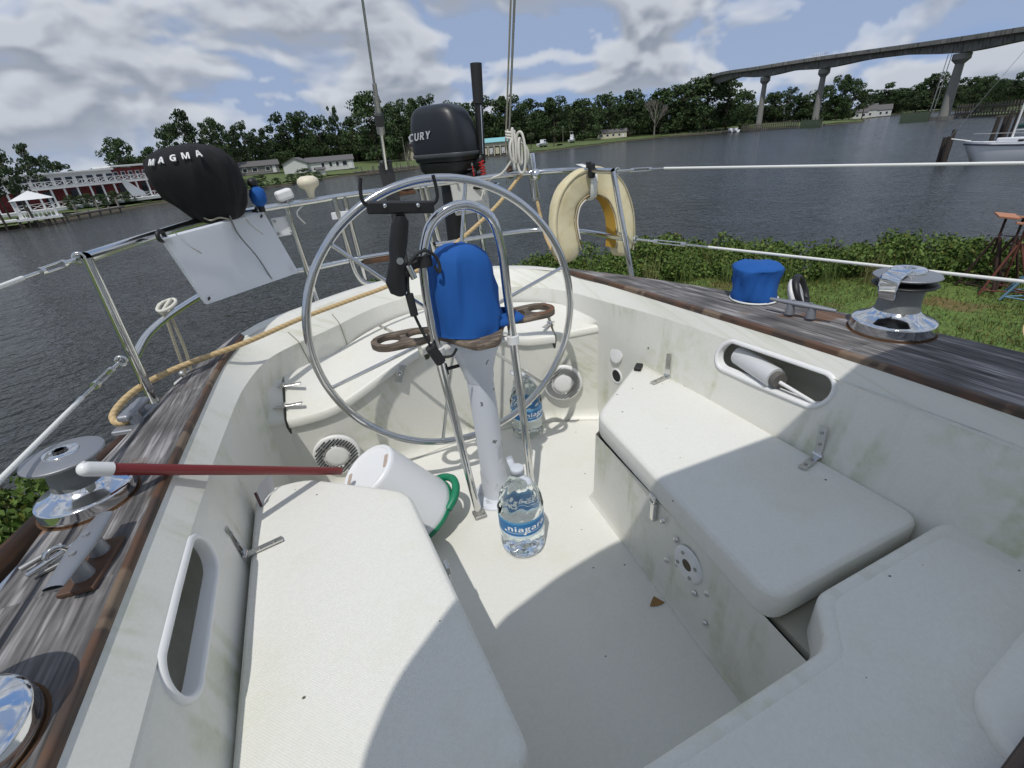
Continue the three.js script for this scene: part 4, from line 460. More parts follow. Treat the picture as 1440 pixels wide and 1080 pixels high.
  // washdown outlet with its hinged cover on the starboard side
  const o = wallPt(1, -1.5, 0.3), X = 1.052, w = part(yacht, 'deck_outlet', [put(box(0.008, 0.1, 0.085, 0, 0, 0, 0.003), X - 0.003, 0.262, -1.53, 0, 0.1), put(new THREE.TorusGeometry(0.031, 0.006, 8, 24), X - 0.008, 0.262, -1.53, 0, Math.PI / 2 + 0.1)], whitePlastic); part(w, 'socket', put(new THREE.CylinderGeometry(0.028, 0.028, 0.01, 20), X - 0.007, 0.262, -1.53, 0, 0.1, Math.PI / 2), black); part(w, 'outlet_cover', put(lathe([[0.001, 0.004], [0.034, 0.004], [0.04, 0], [0.034, -0.003]], 24), X - 0.012, 0.362, -1.535, 0, 0.1, 1.35), whitePlastic);
}
// hinges, latches and bolts on the side lockers
function vHinge(q, up, outv, len) { const A = V(...up), B = V(...outv), pl = (d, nrm) => { const g = new THREE.BoxGeometry(len, 0.004, 0.02); g.translate(len / 2, 0, 0); const x = d.clone().normalize(), y = nrm.clone().normalize(), z = x.clone().cross(y); g.applyMatrix4(new THREE.Matrix4().makeBasis(x, y, z)); g.translate(...q); return g; }; const k = part(yacht, 'butt_hinge', [pl(A, B), pl(B, A), put(new THREE.CylinderGeometry(0.007, 0.007, 0.026, 10), ...q, Math.PI / 2)], steel); for (const d of [A, B]) for (const t of [0.4, 0.78]) { const n = d === A ? B : A; part(k, 'screw', put(new THREE.CylinderGeometry(0.0045, 0.0045, 0.003, 10).applyQuaternion(new THREE.Quaternion().setFromUnitVectors(V(0, 1, 0), n.clone().normalize())), q[0] + d.x * len * t + n.x * 0.003, q[1] + d.y * len * t + n.y * 0.003, q[2] + d.z * len * t + n.z * 0.003), dullMetal); } }
for (const z of [-1.235, -0.66]) { const w = wallPt(1, z, 0.385); vHinge([w[0] - 0.006, 0.384, z], [0.12, 0.98, -0.15], [-0.97, 0.02, 0.22], 0.085); }
for (const z of [-0.99, -0.36]) { const w = wallPt(-1, z, 0.385); vHinge([w[0] + 0.006, 0.384, z], [-0.16, 0.97, -0.16], [0.97, 0.02, -0.2], 0.085); }
for (const [x, z, y, ry] of [[0.684, -0.79, 0.29, 1.55], [0.078, -0.83, 0.27, -1.55]]) { const h = part(yacht, 'toggle_latch', [put(box(0.03, 0.02, 0.012, 0, 0.032, 0, 0.003), 0, 0, 0), put(box(0.02, 0.065, 0.014, 0, -0.02, 0.004, 0.005), 0, 0, 0)].map(g => { g.rotateY(ry); g.translate(x - Math.sign(ry) * 0.014, y - 0.012, z); return g; }), steel); part(h, 'hook', [put(new THREE.TorusGeometry(0.011, 0.003, 6, 12), 0, 0, 0, 0, ry).translate(x - Math.sign(ry) * 0.018, y + 0.012, z)], steel); }
{ const X = 0.668; const f = part(yacht, 'flange_plate', [put(lathe([[0.014, 0.004], [0.017, 0.008], [0.045, 0.008], [0.05, 0.002], [0.05, 0]], 32), X, 0.21, -0.635, 0, 0, Math.PI / 2)], whitePlastic); part(f, 'flange_hole', [put(new THREE.CylinderGeometry(0.016, 0.016, 0.012, 20), X - 0.001, 0.21, -0.635, 0, 0, Math.PI / 2)], flat(0.1, 0.08, 0.05, 0.8)); for (let i = 0; i < 4; i++) { const a = i * Math.PI / 2 + 0.5; part(f, 'flange_screw', put(new THREE.CylinderGeometry(0.005, 0.005, 0.004, 10), X - 0.009, 0.21 + Math.sin(a) * 0.034, -0.635 + Math.cos(a) * 0.034, 0, 0, Math.PI / 2), dullMetal); } for (const [y, z] of [[0.262, -0.745], [0.243, -0.69], [0.15, -0.71], [0.172, -0.672], [0.142, -0.6], [0.178, -0.565], [0.09, -0.55]]) part(yacht, 'bolt_head', put(lathe([[0.001, 0.005], [0.005, 0.005], [0.0085, 0.001], [0.009, 0]], 14), X + 0.001 - Math.max(0, 0.2 - y) * 0.09, y, z, 0, 0, Math.PI / 2), steel); }
part(yacht, 'rubber_bumper', [put(box(0.05, 0.014, 0.028, 0, 0, 0, 0.005), 1.015, 0.388, -1.345, 0, 0.75)], black);
{ const pv = (side, z, y) => wallPt(side, z, y); for (const [s, z, y] of [[1, -1.36, 0.45], [-1, -0.42, 0.52], [-1, -0.46, 0.47], [-1, -0.40, 0.56]]) { const p = pv(s, z, y); part(yacht, 'screw_hole', ball(0.0035, p[0], p[1], p[2], 8), holeBlack); } }
// ---------- teak caps, side decks, hull ----------
{
  const inL = [[-0.40, 0.7], [-0.411, -0.5], [-0.413, -0.9], [-0.405, -1.3], [-0.39, -1.62], [-0.352, -1.88]], outL = [[-0.60, 0.7], [-0.586, -0.5], [-0.592, -0.94], [-0.55, -1.24], [-0.485, -1.58], [-0.372, -1.93]];
  const inR = [[1.24, 0.7], [1.212, -0.5], [1.175, -0.9], [1.123, -1.3], [1.075, -1.65], [1.02, -1.95]], outR = [[1.62, 0.7], [1.535, -0.5], [1.45, -0.98], [1.33, -1.37], [1.19, -1.7], [1.04, -2.0]];
  const R2 = (a, y) => smooth(a.map(p => [p[0], y, p[1]]), 60);
  for (const [i, o, s] of [[inL, outL, -1], [inR, outR, 1]]) {
    const a = R2(i, 0.632), b = R2(o, 0.632), sh = (R, dx, dy) => R.map(p => [p[0] + dx, p[1] + dy, p[2]]);
    const gT = loft([sh(a, -s * 0.001, -0.004), sh(a, -s * 0.0005, 0.007), sh(a, s * 0.003, 0.0108), mixRow(sh(a, 0, 0.0115), sh(b, 0, 0.0115), 0.5), sh(b, -s * 0.004, 0.011), sh(b, 0, 0.007), sh(b, 0, -0.01)]); const cap = part(yacht, 'teak_cap', gT, teak);
    part(cap, 'cap_edge', loft([sh(a, -s * 0.0025, -0.005), sh(a, -s * 0.0025, 0.007), sh(a, s * 0.001, 0.0116), sh(a, s * (s < 0 ? 0.008 : 0.014), 0.0121)]), brownWood, 'dark brown worn inner edge');
    const d = (s < 0 ? [[-1.02, 0.7], [-0.93, -0.5], [-0.88, -0.94], [-0.82, -1.24], [-0.73, -1.62], [-0.6, -2.1]] : [[1.98, 0.7], [1.86, -0.5], [1.76, -0.98], [1.65, -1.37], [1.48, -1.8], [1.25, -2.2]]), D = R2(d, 0.42);
    part(yacht, 'side_deck', loft([sh(b, -s * 0.002, 0.0), sh(b, s * 0.012, -0.1), sh(b, s * 0.02, -0.19), mixRow(sh(b, s * 0.04, -0.212), D, 0.5), D]), gel);
    const tr = part(yacht, 'toe_rail', loft([sh(D, -s * 0.035, 0), sh(D, -s * 0.03, 0.05), sh(D, -s * 0.022, 0.058), sh(D, 0, 0.058), sh(D, s * 0.008, 0.05), sh(D, s * 0.01, -0.04)]), rustWood); part(tr, 'genoa_track', tube(D.filter((_, k) => k % 10 === 0).map(p => [p[0] - s * 0.055, p[1] + 0.02, p[2]]), 0.012, 50, 6), steel);
  }
  const L = [[-1.02, 0.7], [-0.93, -0.5], [-0.88, -0.94], [-0.82, -1.24], [-0.73, -1.62], [-0.6, -2.1], [-0.3, -2.4], [0.35, -2.56], [0.98, -2.45], [1.25, -2.2], [1.48, -1.8], [1.65, -1.37], [1.76, -0.98], [1.86, -0.5], [1.98, 0.7]];
  const top = R2(L, 0.42), sc = (k, y, zs) => top.map(p => [mix(0.43, p[0], k), y, p[2] + zs]); const rows = [top, sc(1.0, 0.2, 0.02), sc(0.97, -0.3, 0.15), sc(0.8, -0.9, 0.45), sc(0.4, -1.35, 0.9), sc(0.03, -1.55, 1.3)]; part(yacht, 'hull', loft(rows), whitePaint);
  const fwd = [[-1.02, 0.7], [-1.0, 3], [-0.5, 5.5], [0.43, 7.2], [1.4, 5.5], [1.95, 3], [1.98, 0.7]]; const ft = R2(fwd, 0.42), fr = (k, y) => ft.map(p => [mix(0.43, p[0], k), y, p[2]]); part(yacht, 'forward_hull', loft([ft, fr(0.97, -0.3), fr(0.75, -0.95), fr(0.3, -1.45), fr(0.02, -1.6)]), whitePaint); part(yacht, 'keel', [box(0.28, 1.15, 2.4, 0.43, -2.1, 1.6, 0.05)], whitePaint);
  part(yacht, 'foredeck', slab([...fwd], 0.36, 0.42, 0, 0.1), gel); part(yacht, 'deckhouse', slab([[-0.45, 0.75], [1.3, 0.75], [1.15, 3.6], [-0.3, 3.6]], 0.42, 0.78, 0.04, 0.2), gel);
  const sternTop = smooth(T0.slice(5, 13), 60), outS = smooth([[-0.372, 0.632, -1.93], [-0.3, 0.636, -2.03], [-0.17, 0.638, -2.13], [0.13, 0.638, -2.33], [0.406, 0.638, -2.40], [0.68, 0.638, -2.33], [0.92, 0.636, -2.18], [1.04, 0.634, -2.0]], 60), dS = smooth([[-0.6, 0.42, -2.1], [-0.45, 0.42, -2.28], [-0.3, 0.42, -2.4], [0.0, 0.42, -2.5], [0.35, 0.42, -2.56], [0.7, 0.42, -2.53], [0.98, 0.42, -2.45], [1.25, 0.42, -2.2]], 60);
  part(yacht, 'stern_cap', loft([sternTop, mixRow(sternTop, outS, 0.5).map(p => [p[0], p[1] + 0.006, p[2]]), outS, outS.map(p => [p[0], p[1] - 0.012, p[2] - 0.01]), mixRow(outS, dS, 0.4).map(p => [p[0], p[1] - 0.06, p[2]]), dS]), gel);
}
// ================= fittings and gear =================
const fontB = await new FontLoader().loadAsync('fonts/droid/droid_sans_bold.typeface.json');
const letter = (ch, size, d) => { const g = new TextGeometry(ch, { font: fontB, size, depth: d, curveSegments: 4, bevelEnabled: false }); g.computeBoundingBox(); g.translate(-(g.boundingBox.max.x + g.boundingBox.min.x) / 2, 0, 0); return g; };
function wrinkled(rows, amp, freq, seed) { const g = loft(rows, true), P = g.attributes.position, N = g.attributes.normal; for (let i = 0; i < P.count; i++) { const x = P.getX(i), y = P.getY(i), z = P.getZ(i), w = (fbm3(x * freq + seed, y * freq * 0.7, z * freq, 3) - 0.5) * 2 * amp, rd = 1 - Math.abs(fbm3(x * freq * 1.3 + seed * 3, y * freq * 0.5, z * freq * 1.3 + 5, 2) - 0.5) * 4, d2 = (fbm3(x * freq * 2.4 + seed * 7, (y + x * 0.6) * freq * 1.5, z * freq * 2.4, 3) - 0.5) * amp * 1.1, q = w + d2 + Math.max(0, rd - 0.55) * amp * 1.2; P.setXYZ(i, x + N.getX(i) * q, y + N.getY(i) * q * 0.4, z + N.getZ(i) * q); } g.computeVertexNormals(); return g; }
const ringRow = (cx, y, cz, rx, rz, n = 72, sq = 1, turn = 0, dy = 0) => { const o = []; for (let i = 0; i < n; i++) { const a = i / n * 2 * Math.PI, c = Math.cos(a), s = Math.sin(a), x = Math.sign(c) * Math.abs(c) ** sq * rx, z = Math.sign(s) * Math.abs(s) ** sq * rz; o.push([cx + x * Math.cos(turn) + z * Math.sin(turn), y + dy * c, cz - x * Math.sin(turn) + z * Math.cos(turn)]); } return o; };
{ // steering pedestal
  const t = thing('steering_pedestal', 'chipped white steering pedestal carrying the big steel wheel, guard and teak cup holder', 'pedestal', [0, 0, 0]);
  const chip = tex(512, 512, (u, v) => { const a = fbm2(u, v, 17, 3), c = a > 0.80, b = fbm2(u + 0.4, v + 0.2, 7, 5), k = sstep(0.62, 0.74, b) * 0.1; return c ? [0.45, 0.47, 0.49] : [0.83 - k, 0.845 - k, 0.875 - k]; }, true, [2, 1.5]), paint = M({ map: chip, roughness: 0.45, side: THREE.DoubleSide });
  part(t, 'base_flange', put(lathe([[0.05, 0.022], [0.06, 0.02], [0.085, 0.01], [0.09, 0.003], [0.09, 0]], 40), 0.388, 0.001, -1.345), paint);
  part(t, 'column', loft([[0.388, 0.01, -1.345, 0.056], [0.386, 0.04, -1.342, 0.05], [0.384, 0.12, -1.338, 0.049], [0.384, 0.123, -1.338, 0.046], [0.38, 0.3, -1.333, 0.045], [0.373, 0.515, -1.33, 0.044], [0.373, 0.52, -1.33, 0.048], [0.37, 0.545, -1.33, 0.05], [0.368, 0.6, -1.33, 0.066], [0.364, 0.64, -1.328, 0.085], [0.362, 0.675, -1.326, 0.092], [0.361, 0.71, -1.326, 0.085]].map(([x, y, z, r]) => ringRow(x, y, z, r, r * 1.05, 40)), true), paint);
  const s = part(t, 'shaft_collar', [put(new THREE.CylinderGeometry(0.03, 0.03, 0.15, 20), 0.352, 0.655, -1.43, Math.PI / 2)], paint); part(s, 'brake_knob', [put(new THREE.CylinderGeometry(0.018, 0.02, 0.02, 14), 0.26, 0.575, -1.33, 0, 0, Math.PI / 2), bar([0.27, 0.575, -1.33], [0.33, 0.578, -1.33], 0.006, 8)], black);
  const gt = part(t, 'guard', tube([[0.293, 0.0, -1.268], [0.283, 0.094, -1.266], [0.258, 0.4, -1.263], [0.234, 0.702, -1.26], [0.232, 0.871, -1.26], [0.244, 0.964, -1.26], [0.281, 1.032, -1.26], [0.363, 1.061, -1.26], [0.434, 1.026, -1.26], [0.459, 0.953, -1.26], [0.468, 0.8, -1.26], [0.475, 0.648, -1.26], [0.49, 0.35, -1.26], [0.504, 0.0, -1.262]], 0.0132, 120, 14), steel); for (const [x, z] of [[0.293, -1.268], [0.504, -1.262]]) part(gt, 'guard_foot', [put(box(0.045, 0.014, 0.045, 0, 0, 0, 0.005), x, 0.007, z), put(new THREE.CylinderGeometry(0.017, 0.02, 0.022, 14), x, 0.022, z)], dullMetal);
  for (const [x, y] of [[0.474, 0.655], [0.237, 0.668]]) part(gt, 'guard_clamp', [put(new THREE.CylinderGeometry(0.019, 0.019, 0.026, 16), x, y, -1.26), bar([x, y, -1.26], [0.365 + (x - 0.365) * 0.45, y, -1.3], 0.011, 8)], whitePlastic);
  // teak cup holder
  const cz = x => -1.212 - 0.155 * sstep(0.02, 0.125, Math.abs(x - 0.365)), sh = new THREE.Shape(), N = 60, X0 = 0.065, X1 = 0.665; const hw = x => (0.036 + 0.02 * sstep(0.1, 0.18, Math.abs(x - 0.365))) * Math.sqrt(clamp(1 - (Math.max(0, Math.abs(x - 0.365) - 0.245) / 0.056) ** 2, 0.02, 1));
  for (let i = 0; i <= N; i++) { const x = mix(X0, X1, i / N); i ? sh.lineTo(x, -(cz(x) + hw(x))) : sh.moveTo(x, -(cz(x) + hw(x))); } for (let i = N; i >= 0; i--) { const x = mix(X0, X1, i / N); sh.lineTo(x, -(cz(x) - hw(x))); } sh.closePath();
  for (const x of [0.116, 0.204, 0.526, 0.614]) { const h = new THREE.Path(); h.absellipse(x, -cz(x), 0.038, 0.041, 0, 2 * Math.PI, true); sh.holes.push(h); } const cg = new THREE.ExtrudeGeometry(sh, { depth: 0.014, bevelEnabled: true, bevelSize: 0.003, bevelThickness: 0.003, bevelSegments: 2, curveSegments: 24 }); cg.rotateX(-Math.PI / 2); cg.translate(0, 0.682, 0); const cp = M({ map: teakTex, color: lin(1, 0.82, 0.62), roughness: 0.7 }); part(t, 'cup_holder', uvBox(toCreasedNormals(cg, 0.6), 2), cp);
}
{ // compass under its canvas cover
  const R = [[0.362, 0.698, -1.33, 0.112, 0.104], [0.36, 0.715, -1.33, 0.11, 0.102], [0.356, 0.75, -1.326, 0.108, 0.1], [0.352, 0.82, -1.324, 0.102, 0.098], [0.35, 0.875, -1.322, 0.094, 0.092], [0.348, 0.915, -1.32, 0.08, 0.08], [0.347, 0.938, -1.32, 0.058, 0.06], [0.347, 0.949, -1.32, 0.03, 0.03], [0.347, 0.951, -1.32, 0.002, 0.002]];
  const t = thing('compass_cover', 'blue canvas cover over the binnacle compass inside the guard', 'canvas cover'); part(t, 'cover', wrinkled(R.map(a => ringRow(a[0], a[1], a[2], a[3], a[4], 80, 0.9, 0.3, a[1] < 0.71 ? -0.006 : 0)), 0.02, 9, 3), blueCanvas); part(t, 'hem_flap', wrinkled([[0.42, 0.74, -1.31, 0.065, 0.05], [0.44, 0.722, -1.305, 0.075, 0.05], [0.45, 0.712, -1.3, 0.08, 0.05], [0.455, 0.706, -1.3, 0.07, 0.045]].map(a => ringRow(a[0], a[1], a[2], a[3], a[4], 60)), 0.007, 24, 9), blueCanvas);
}
{ // wheel on the pedestal shaft
  const t = part(scene.getObjectByName('steering_pedestal'), 'steering_wheel', new THREE.TorusGeometry(0.46, 0.0132, 14, 140), steel, 'large stainless steel wheel with six thin spokes'); t.position.set(0.346, 0.657, -1.503); t.rotation.x = -1.85 * RAD;
  for (const a of [16, 76, 136, 197, 257, 316]) part(t, 'spoke', bar([0.035 * Math.cos(a * RAD), 0.035 * Math.sin(a * RAD), 0.045], [0.455 * Math.cos(a * RAD), 0.455 * Math.sin(a * RAD), 0], 0.0062, 10), steel); part(t, 'hub', [put(lathe([[0.001, 0.03], [0.03, 0.028], [0.04, 0.015], [0.042, -0.015], [0.03, -0.025], [0.001, -0.026]], 28), 0, 0, 0.045, Math.PI / 2)], steel);
}
{ // tablet arm clamped on the guard
  const t = thing('tablet_mount', 'black clamp arm with an empty sprung tablet cradle on the guard', 'mount'); part(t, 'clamp', [put(new THREE.CylinderGeometry(0.024, 0.024, 0.03, 16), 0.237, 0.935, -1.26), bar([0.237, 0.935, -1.26], [0.185, 0.925, -1.245], 0.013, 10), ball(0.018, 0.18, 0.92, -1.24)], rubber);
  const arm = part(t, 'arm', wrinkled([[0.158, 0.862, 0.012], [0.155, 0.87, 0.022], [0.153, 0.9, 0.027], [0.165, 0.95, 0.019], [0.176, 0.99, 0.024], [0.19, 1.04, 0.022], [0.194, 1.058, 0.012]].map(([x, y, r]) => ringRow(x, y, -1.235, r, 0.02, 24)), 0.0001, 5, 1), black); part(arm, 'arm_knob', put(new THREE.CylinderGeometry(0.009, 0.009, 0.05, 12), 0.168, 0.955, -1.225, Math.PI / 2), steel);
  const c = part(t, 'cradle', [put(box(0.165, 0.03, 0.022, 0, 0, 0, 0.006), 0.2, 1.075, -1.24, 0, 0, -0.1), tube([[0.125, 1.082, -1.24], [0.112, 1.1, -1.235], [0.112, 1.125, -1.235], [0.118, 1.15, -1.235]], 0.0045, 16, 8), tube([[0.275, 1.068, -1.24], [0.292, 1.085, -1.235], [0.294, 1.11, -1.235], [0.29, 1.14, -1.235]], 0.0045, 16, 8)], black); for (const x of [0.16, 0.24]) part(c, 'cradle_screw', ball(0.006, x, 1.08 - (x - 0.2) * 0.1, -1.228, 8), steel);
  const cb = thing('power_cable', 'black cable with an inline plug hanging on the guard tube', 'cable'); part(cb, 'wire', tube([[0.26, 0.92, -1.235], [0.272, 0.9, -1.235], [0.27, 0.94, -1.24], [0.24, 0.965, -1.235], [0.2, 0.945, -1.23], [0.183, 0.9, -1.23], [0.18, 0.83, -1.232], [0.195, 0.76, -1.235], [0.215, 0.7, -1.235], [0.235, 0.665, -1.235], [0.27, 0.66, -1.23], [0.285, 0.68, -1.225]], 0.0042, 80, 8), rubber); part(cb, 'plug', [bar([0.18, 0.86, -1.232], [0.184, 0.8, -1.232], 0.011, 10), bar([0.212, 0.7, -1.233], [0.236, 0.645, -1.238], 0.016, 10)], rubber); part(cb, 'fitting', [bar([0.19, 0.935, -1.228], [0.2, 0.9, -1.228], 0.009, 8)], steel);
}
// ---------- stern rail ----------
{
  const t = thing('stern_rail', 'tubular stainless stern rail round the aft end of the cockpit', 'rail'); const r = 0.0128;
  part(t, 'top_rail', tube([[-0.53, 1.03, -1.437], [-0.468, 1.03, -1.73], [-0.351, 1.03, -2.1], [-0.15, 1.035, -2.23], [0.03, 1.038, -2.29], [0.126, 1.04, -2.333], [0.316, 1.04, -2.39], [0.494, 1.04, -2.41], [0.7, 1.044, -2.415], [0.9, 1.048, -2.39], [1.048, 1.05, -2.35], [1.17, 1.05, -2.26], [1.222, 1.05, -2.1], [1.229, 1.05, -1.878]], r, 140, 12), steel);
  part(t, 'mid_rail', tube([[-0.541, 0.76, -1.45], [-0.56, 0.76, -1.7], [-0.53, 0.76, -1.93], [-0.452, 0.76, -2.18], [-0.347, 0.76, -2.3], [-0.098, 0.76, -2.29], [0.125, 0.76, -2.35], [0.309, 0.76, -2.36]], r * 0.92, 90, 10), steel); part(t, 'mid_rail', tube([[0.53, 0.76, -2.42], [0.878, 0.762, -2.425], [1.107, 0.765, -2.36], [1.23, 0.765, -2.16], [1.275, 0.765, -1.84]], r * 0.92, 70, 10), steel);
  for (const p of [[[-0.53, 1.03, -1.437], [-0.558, 0.42, -1.475]], [[-0.105, 1.033, -2.252], [-0.08, 0.45, -2.31]], [[0.494, 1.04, -2.41], [0.545, 0.45, -2.47]], [[0.52, 1.04, -2.41], [0.60, 0.45, -2.47]], [[1.229, 1.05, -1.878], [1.33, 0.42, -1.79]]]) part(t, 'stanchion', bar(...p, r, 12), steel);
  part(t, 'gate_tube', tube([[0.092, 1.04, -2.31], [0.1, 0.85, -2.33], [0.112, 0.7, -2.345], [0.14, 0.645, -2.35], [0.22, 0.625, -2.36], [0.33, 0.63, -2.37], [0.40, 0.66, -2.38]], r, 50, 10), steel); part(t, 'gate_tube', bar([0.135, 1.04, -2.335], [0.155, 0.46, -2.4], r, 10), steel); part(t, 'gate_bracket', [put(box(0.09, 0.03, 0.012, 0, 0, 0, 0.003), 0.11, 0.965, -2.315)], whitePaint);
  part(t, 'gate_step', [put(box(0.16, 0.02, 0.05, 0, 0, 0, 0.004), 0.24, 0.742, -2.36), put(box(0.13, 0.02, 0.05, 0, 0, 0, 0.004), 0.4, 1.02, -2.41)], M({ map: brownTex, color: lin(1.0, 0.9, 0.75), roughness: 0.8 }));
  const bp = part(t, 'bracket_plate', [put(box(0.08, 0.075, 0.008, 0, 0, 0, 0.003), -0.135, 0.955, -2.255, 0, 0.35)], whitePlastic); for (const [x, y] of [[-0.16, 0.98], [-0.11, 0.98], [-0.16, 0.93], [-0.11, 0.93]]) part(bp, 'bolt', ball(0.006, x, y, -2.246 - (x + 0.135) * 0.36, 8), dullMetal);
}
function lifeline(label, a, b, c) { const t = thing('lifeline', label, 'lifeline'); part(t, 'wire', tube([b, c, [c[0] + (c[0] - b[0]) * 0.02, c[1], c[2] + (c[2] - b[2]) * 0.02]], 0.0048, 30, 8), wireWhite); const k = part(t, 'turnbuckle', [bar(a, lerp3(a, b, 0.3), 0.005, 8), bar(lerp3(a, b, 0.28), lerp3(a, b, 0.34), 0.009, 8)], steel); part(t, 'swage_end', [bar(lerp3(a, b, 0.66), lerp3(a, b, 0.72), 0.009, 8), bar(lerp3(a, b, 0.7), b, 0.0035, 8)], steel); for (const d of [-0.006, 0.006]) part(k, 'turnbuckle_bar', bar(lerp3(a, b, 0.31).map((q, i) => q + (i === 1 ? d : 0)), lerp3(a, b, 0.69).map((q, i) => q + (i === 1 ? d : 0)), 0.0026, 6), steel); part(k, 'clevis', [put(new THREE.TorusGeometry(0.012, 0.004, 6, 14), ...a)], steel); }
lifeline('upper white lifeline ending at the white fish board side of the stern rail', [-0.545, 1.03, -1.44], [-0.602, 1.022, -1.3], [-0.95, 0.98, 1.2]); lifeline('lower white lifeline running over the winch that carries the red pole', [-0.557, 0.77, -1.42], [-0.565, 0.775, -1.19], [-0.61, 0.8, 1.0]); lifeline('upper white lifeline beside the horseshoe buoy, running above the shrubs', [1.245, 1.05, -1.87], [1.435, 1.045, -1.8], [2.35, 1.03, 0.5]); lifeline('lower white lifeline passing behind the blue winch cover', [1.29, 0.77, -1.78], [1.385, 0.775, -1.44], [1.95, 0.785, 0.4]);
// ---------- gear on the rail ----------
{ // fish-cleaning board
  const t = thing('fish_board', 'white plastic board tied to the stern rail below the covered grill', 'board'); const c = [[-0.455, 1.028, -1.695], [-0.215, 1.028, -2.2], [-0.155, 0.765, -2.255], [-0.465, 0.765, -1.94]], n = V(...c[1]).sub(V(...c[0])).cross(V(...c[3]).sub(V(...c[0]))).normalize().multiplyScalar(-0.012), f = c.map(p => [p[0] + 0.018, p[1], p[2]]), k = f.map(p => [p[0] + n.x, p[1] + n.y, p[2] + n.z]); const q = (a, b, c, d) => loft([[a, b], [d, c]]); part(t, 'panel', [q(f[0], f[1], f[2], f[3]), q(k[0], k[1], k[2], k[3]), q(f[0], f[1], k[1], k[0]), q(f[1], f[2], k[2], k[1]), q(f[2], f[3], k[3], k[2]), q(f[3], f[0], k[0], k[3])], M({ color: lin(0.86, 0.88, 0.92), roughness: 0.9, transmission: 0.5, side: THREE.DoubleSide }, true));
  const L = (u, v, o = 0.008) => { const a = lerp3(f[0], f[1], u), b = lerp3(f[3], f[2], u), p = lerp3(a, b, v); return [p[0] + o, p[1] + o * 0.3, p[2] + o * 0.3]; }; part(t, 'tie_cord', tube([L(0.58, -0.03, 0.02), L(0.6, 0.2), L(0.66, 0.6), L(0.68, 1)], 0.0028, 24, 6), flat(0.2, 0.2, 0.2, 0.8)); for (const [u, v] of [[0.05, 0.94], [0.95, 0.93], [0.96, 0.06], [0.04, 0.06]]) part(t, 'grommet', ball(0.009, ...L(u, v, 0.001), 10), holeBlack); for (const u of [0.02, 0.97]) part(t, 'strap', [put(new THREE.TorusGeometry(0.014, 0.006, 8, 18), ...L(u, -0.01, 0), 0, 1.2)], black); for (const u of [0.1, 0.75]) part(t, 'tie_cord', tube([L(u, -0.02), L(u + 0.03, 0.15), L(u + 0.1, 0.32)], 0.0015, 10, 5), ropeGrey);
}
{ // covered grill
  const t = thing('covered_grill', 'round grill under a black cover lettered MAGMA, on the rail', 'grill'), P = [[-0.315, 1.02, 0.05], [-0.318, 1.035, 0.075], [-0.325, 1.07, 0.098], [-0.336, 1.12, 0.126], [-0.345, 1.165, 0.139], [-0.349, 1.2, 0.141], [-0.35, 1.228, 0.132], [-0.35, 1.25, 0.112], [-0.35, 1.265, 0.08], [-0.35, 1.273, 0.04], [-0.35, 1.275, 0.001]];
  part(t, 'cover', wrinkled(P.map(([x, y, r]) => ringRow(x, y, -2.06, r, r, 90)), 0.022, 8, 4), blackCanvas); part(t, 'mount', [bar([-0.3, 0.96, -2.1], [-0.31, 1.04, -2.06], 0.014, 10), put(box(0.03, 0.05, 0.03, 0, 0, 0, 0.004), -0.29, 1.03, -2.12)], dullMetal); const dk = part(t, 'drawstring', tube([[-0.36, 1.045, -1.985], [-0.34, 1.035, -1.972], [-0.31, 1.04, -1.97], [-0.285, 1.03, -1.985]], 0.003, 20, 6), ropeGrey);
  const w = 'MAGMA', gs = [...w].map((ch, i) => { const g = letter(ch, 0.021, 0.004), a = -1.0 + i * 0.25, e = 1.212 + 0.0035 * i; g.translate(0, -0.01, 0); g.rotateX(-0.6); g.translate(0, 0, 0.145); g.rotateY(a + 0.35); g.translate(-0.35, e + 0.012, -2.06); return g; }); part(t, 'lettering', gs, flat(0.75, 0.75, 0.75, 0.6));
  const v = thing('gas_bottle', 'small gas valve in a blue wrap hanging beside the covered grill', 'valve'); part(v, 'wrap', wrinkled([[1.06, 0.012], [1.075, 0.026], [1.1, 0.03], [1.12, 0.024], [1.13, 0.008]].map(([y, r]) => ringRow(-0.185, y - 0.01, -2.13, r, r, 30)), 0.004, 40, 5), blueCanvas); part(v, 'valve_knob', [ball(0.018, -0.19, 1.135, -2.13, 10), bar([-0.185, 1.03, -2.13], [-0.185, 1.06, -2.13], 0.012, 8)], black);
}
{ const t = thing('dome_antenna', 'cream mushroom-shaped antenna on the stern rail', 'antenna'); part(t, 'dome', put(lathe([[0.001, 0.068], [0.025, 0.066], [0.04, 0.056], [0.044, 0.042], [0.04, 0.028], [0.022, 0.016], [0.015, 0], [0.012, -0.02]], 28), 0.004, 1.068, -2.29), cream); part(t, 'stem', bar([0.004, 1.03, -2.29], [0.004, 1.06, -2.29], 0.011, 10), whitePlastic); part(t, 'wire', tube([[0.0, 1.04, -2.285], [-0.04, 1.025, -2.27], [-0.07, 1.0, -2.26], [-0.05, 0.95, -2.3]], 0.003, 20, 6), wireWhite); const u = thing('box_antenna', 'small white box antenna beside the mushroom antenna', 'antenna'); part(u, 'housing', [put(box(0.065, 0.04, 0.05, 0, 0, 0, 0.012), -0.098, 1.075, -2.25, 0, 0.3, 0.2)], whitePlastic); part(u, 'foot', bar([-0.09, 1.03, -2.25], [-0.095, 1.06, -2.25], 0.01, 8), dullMetal); }
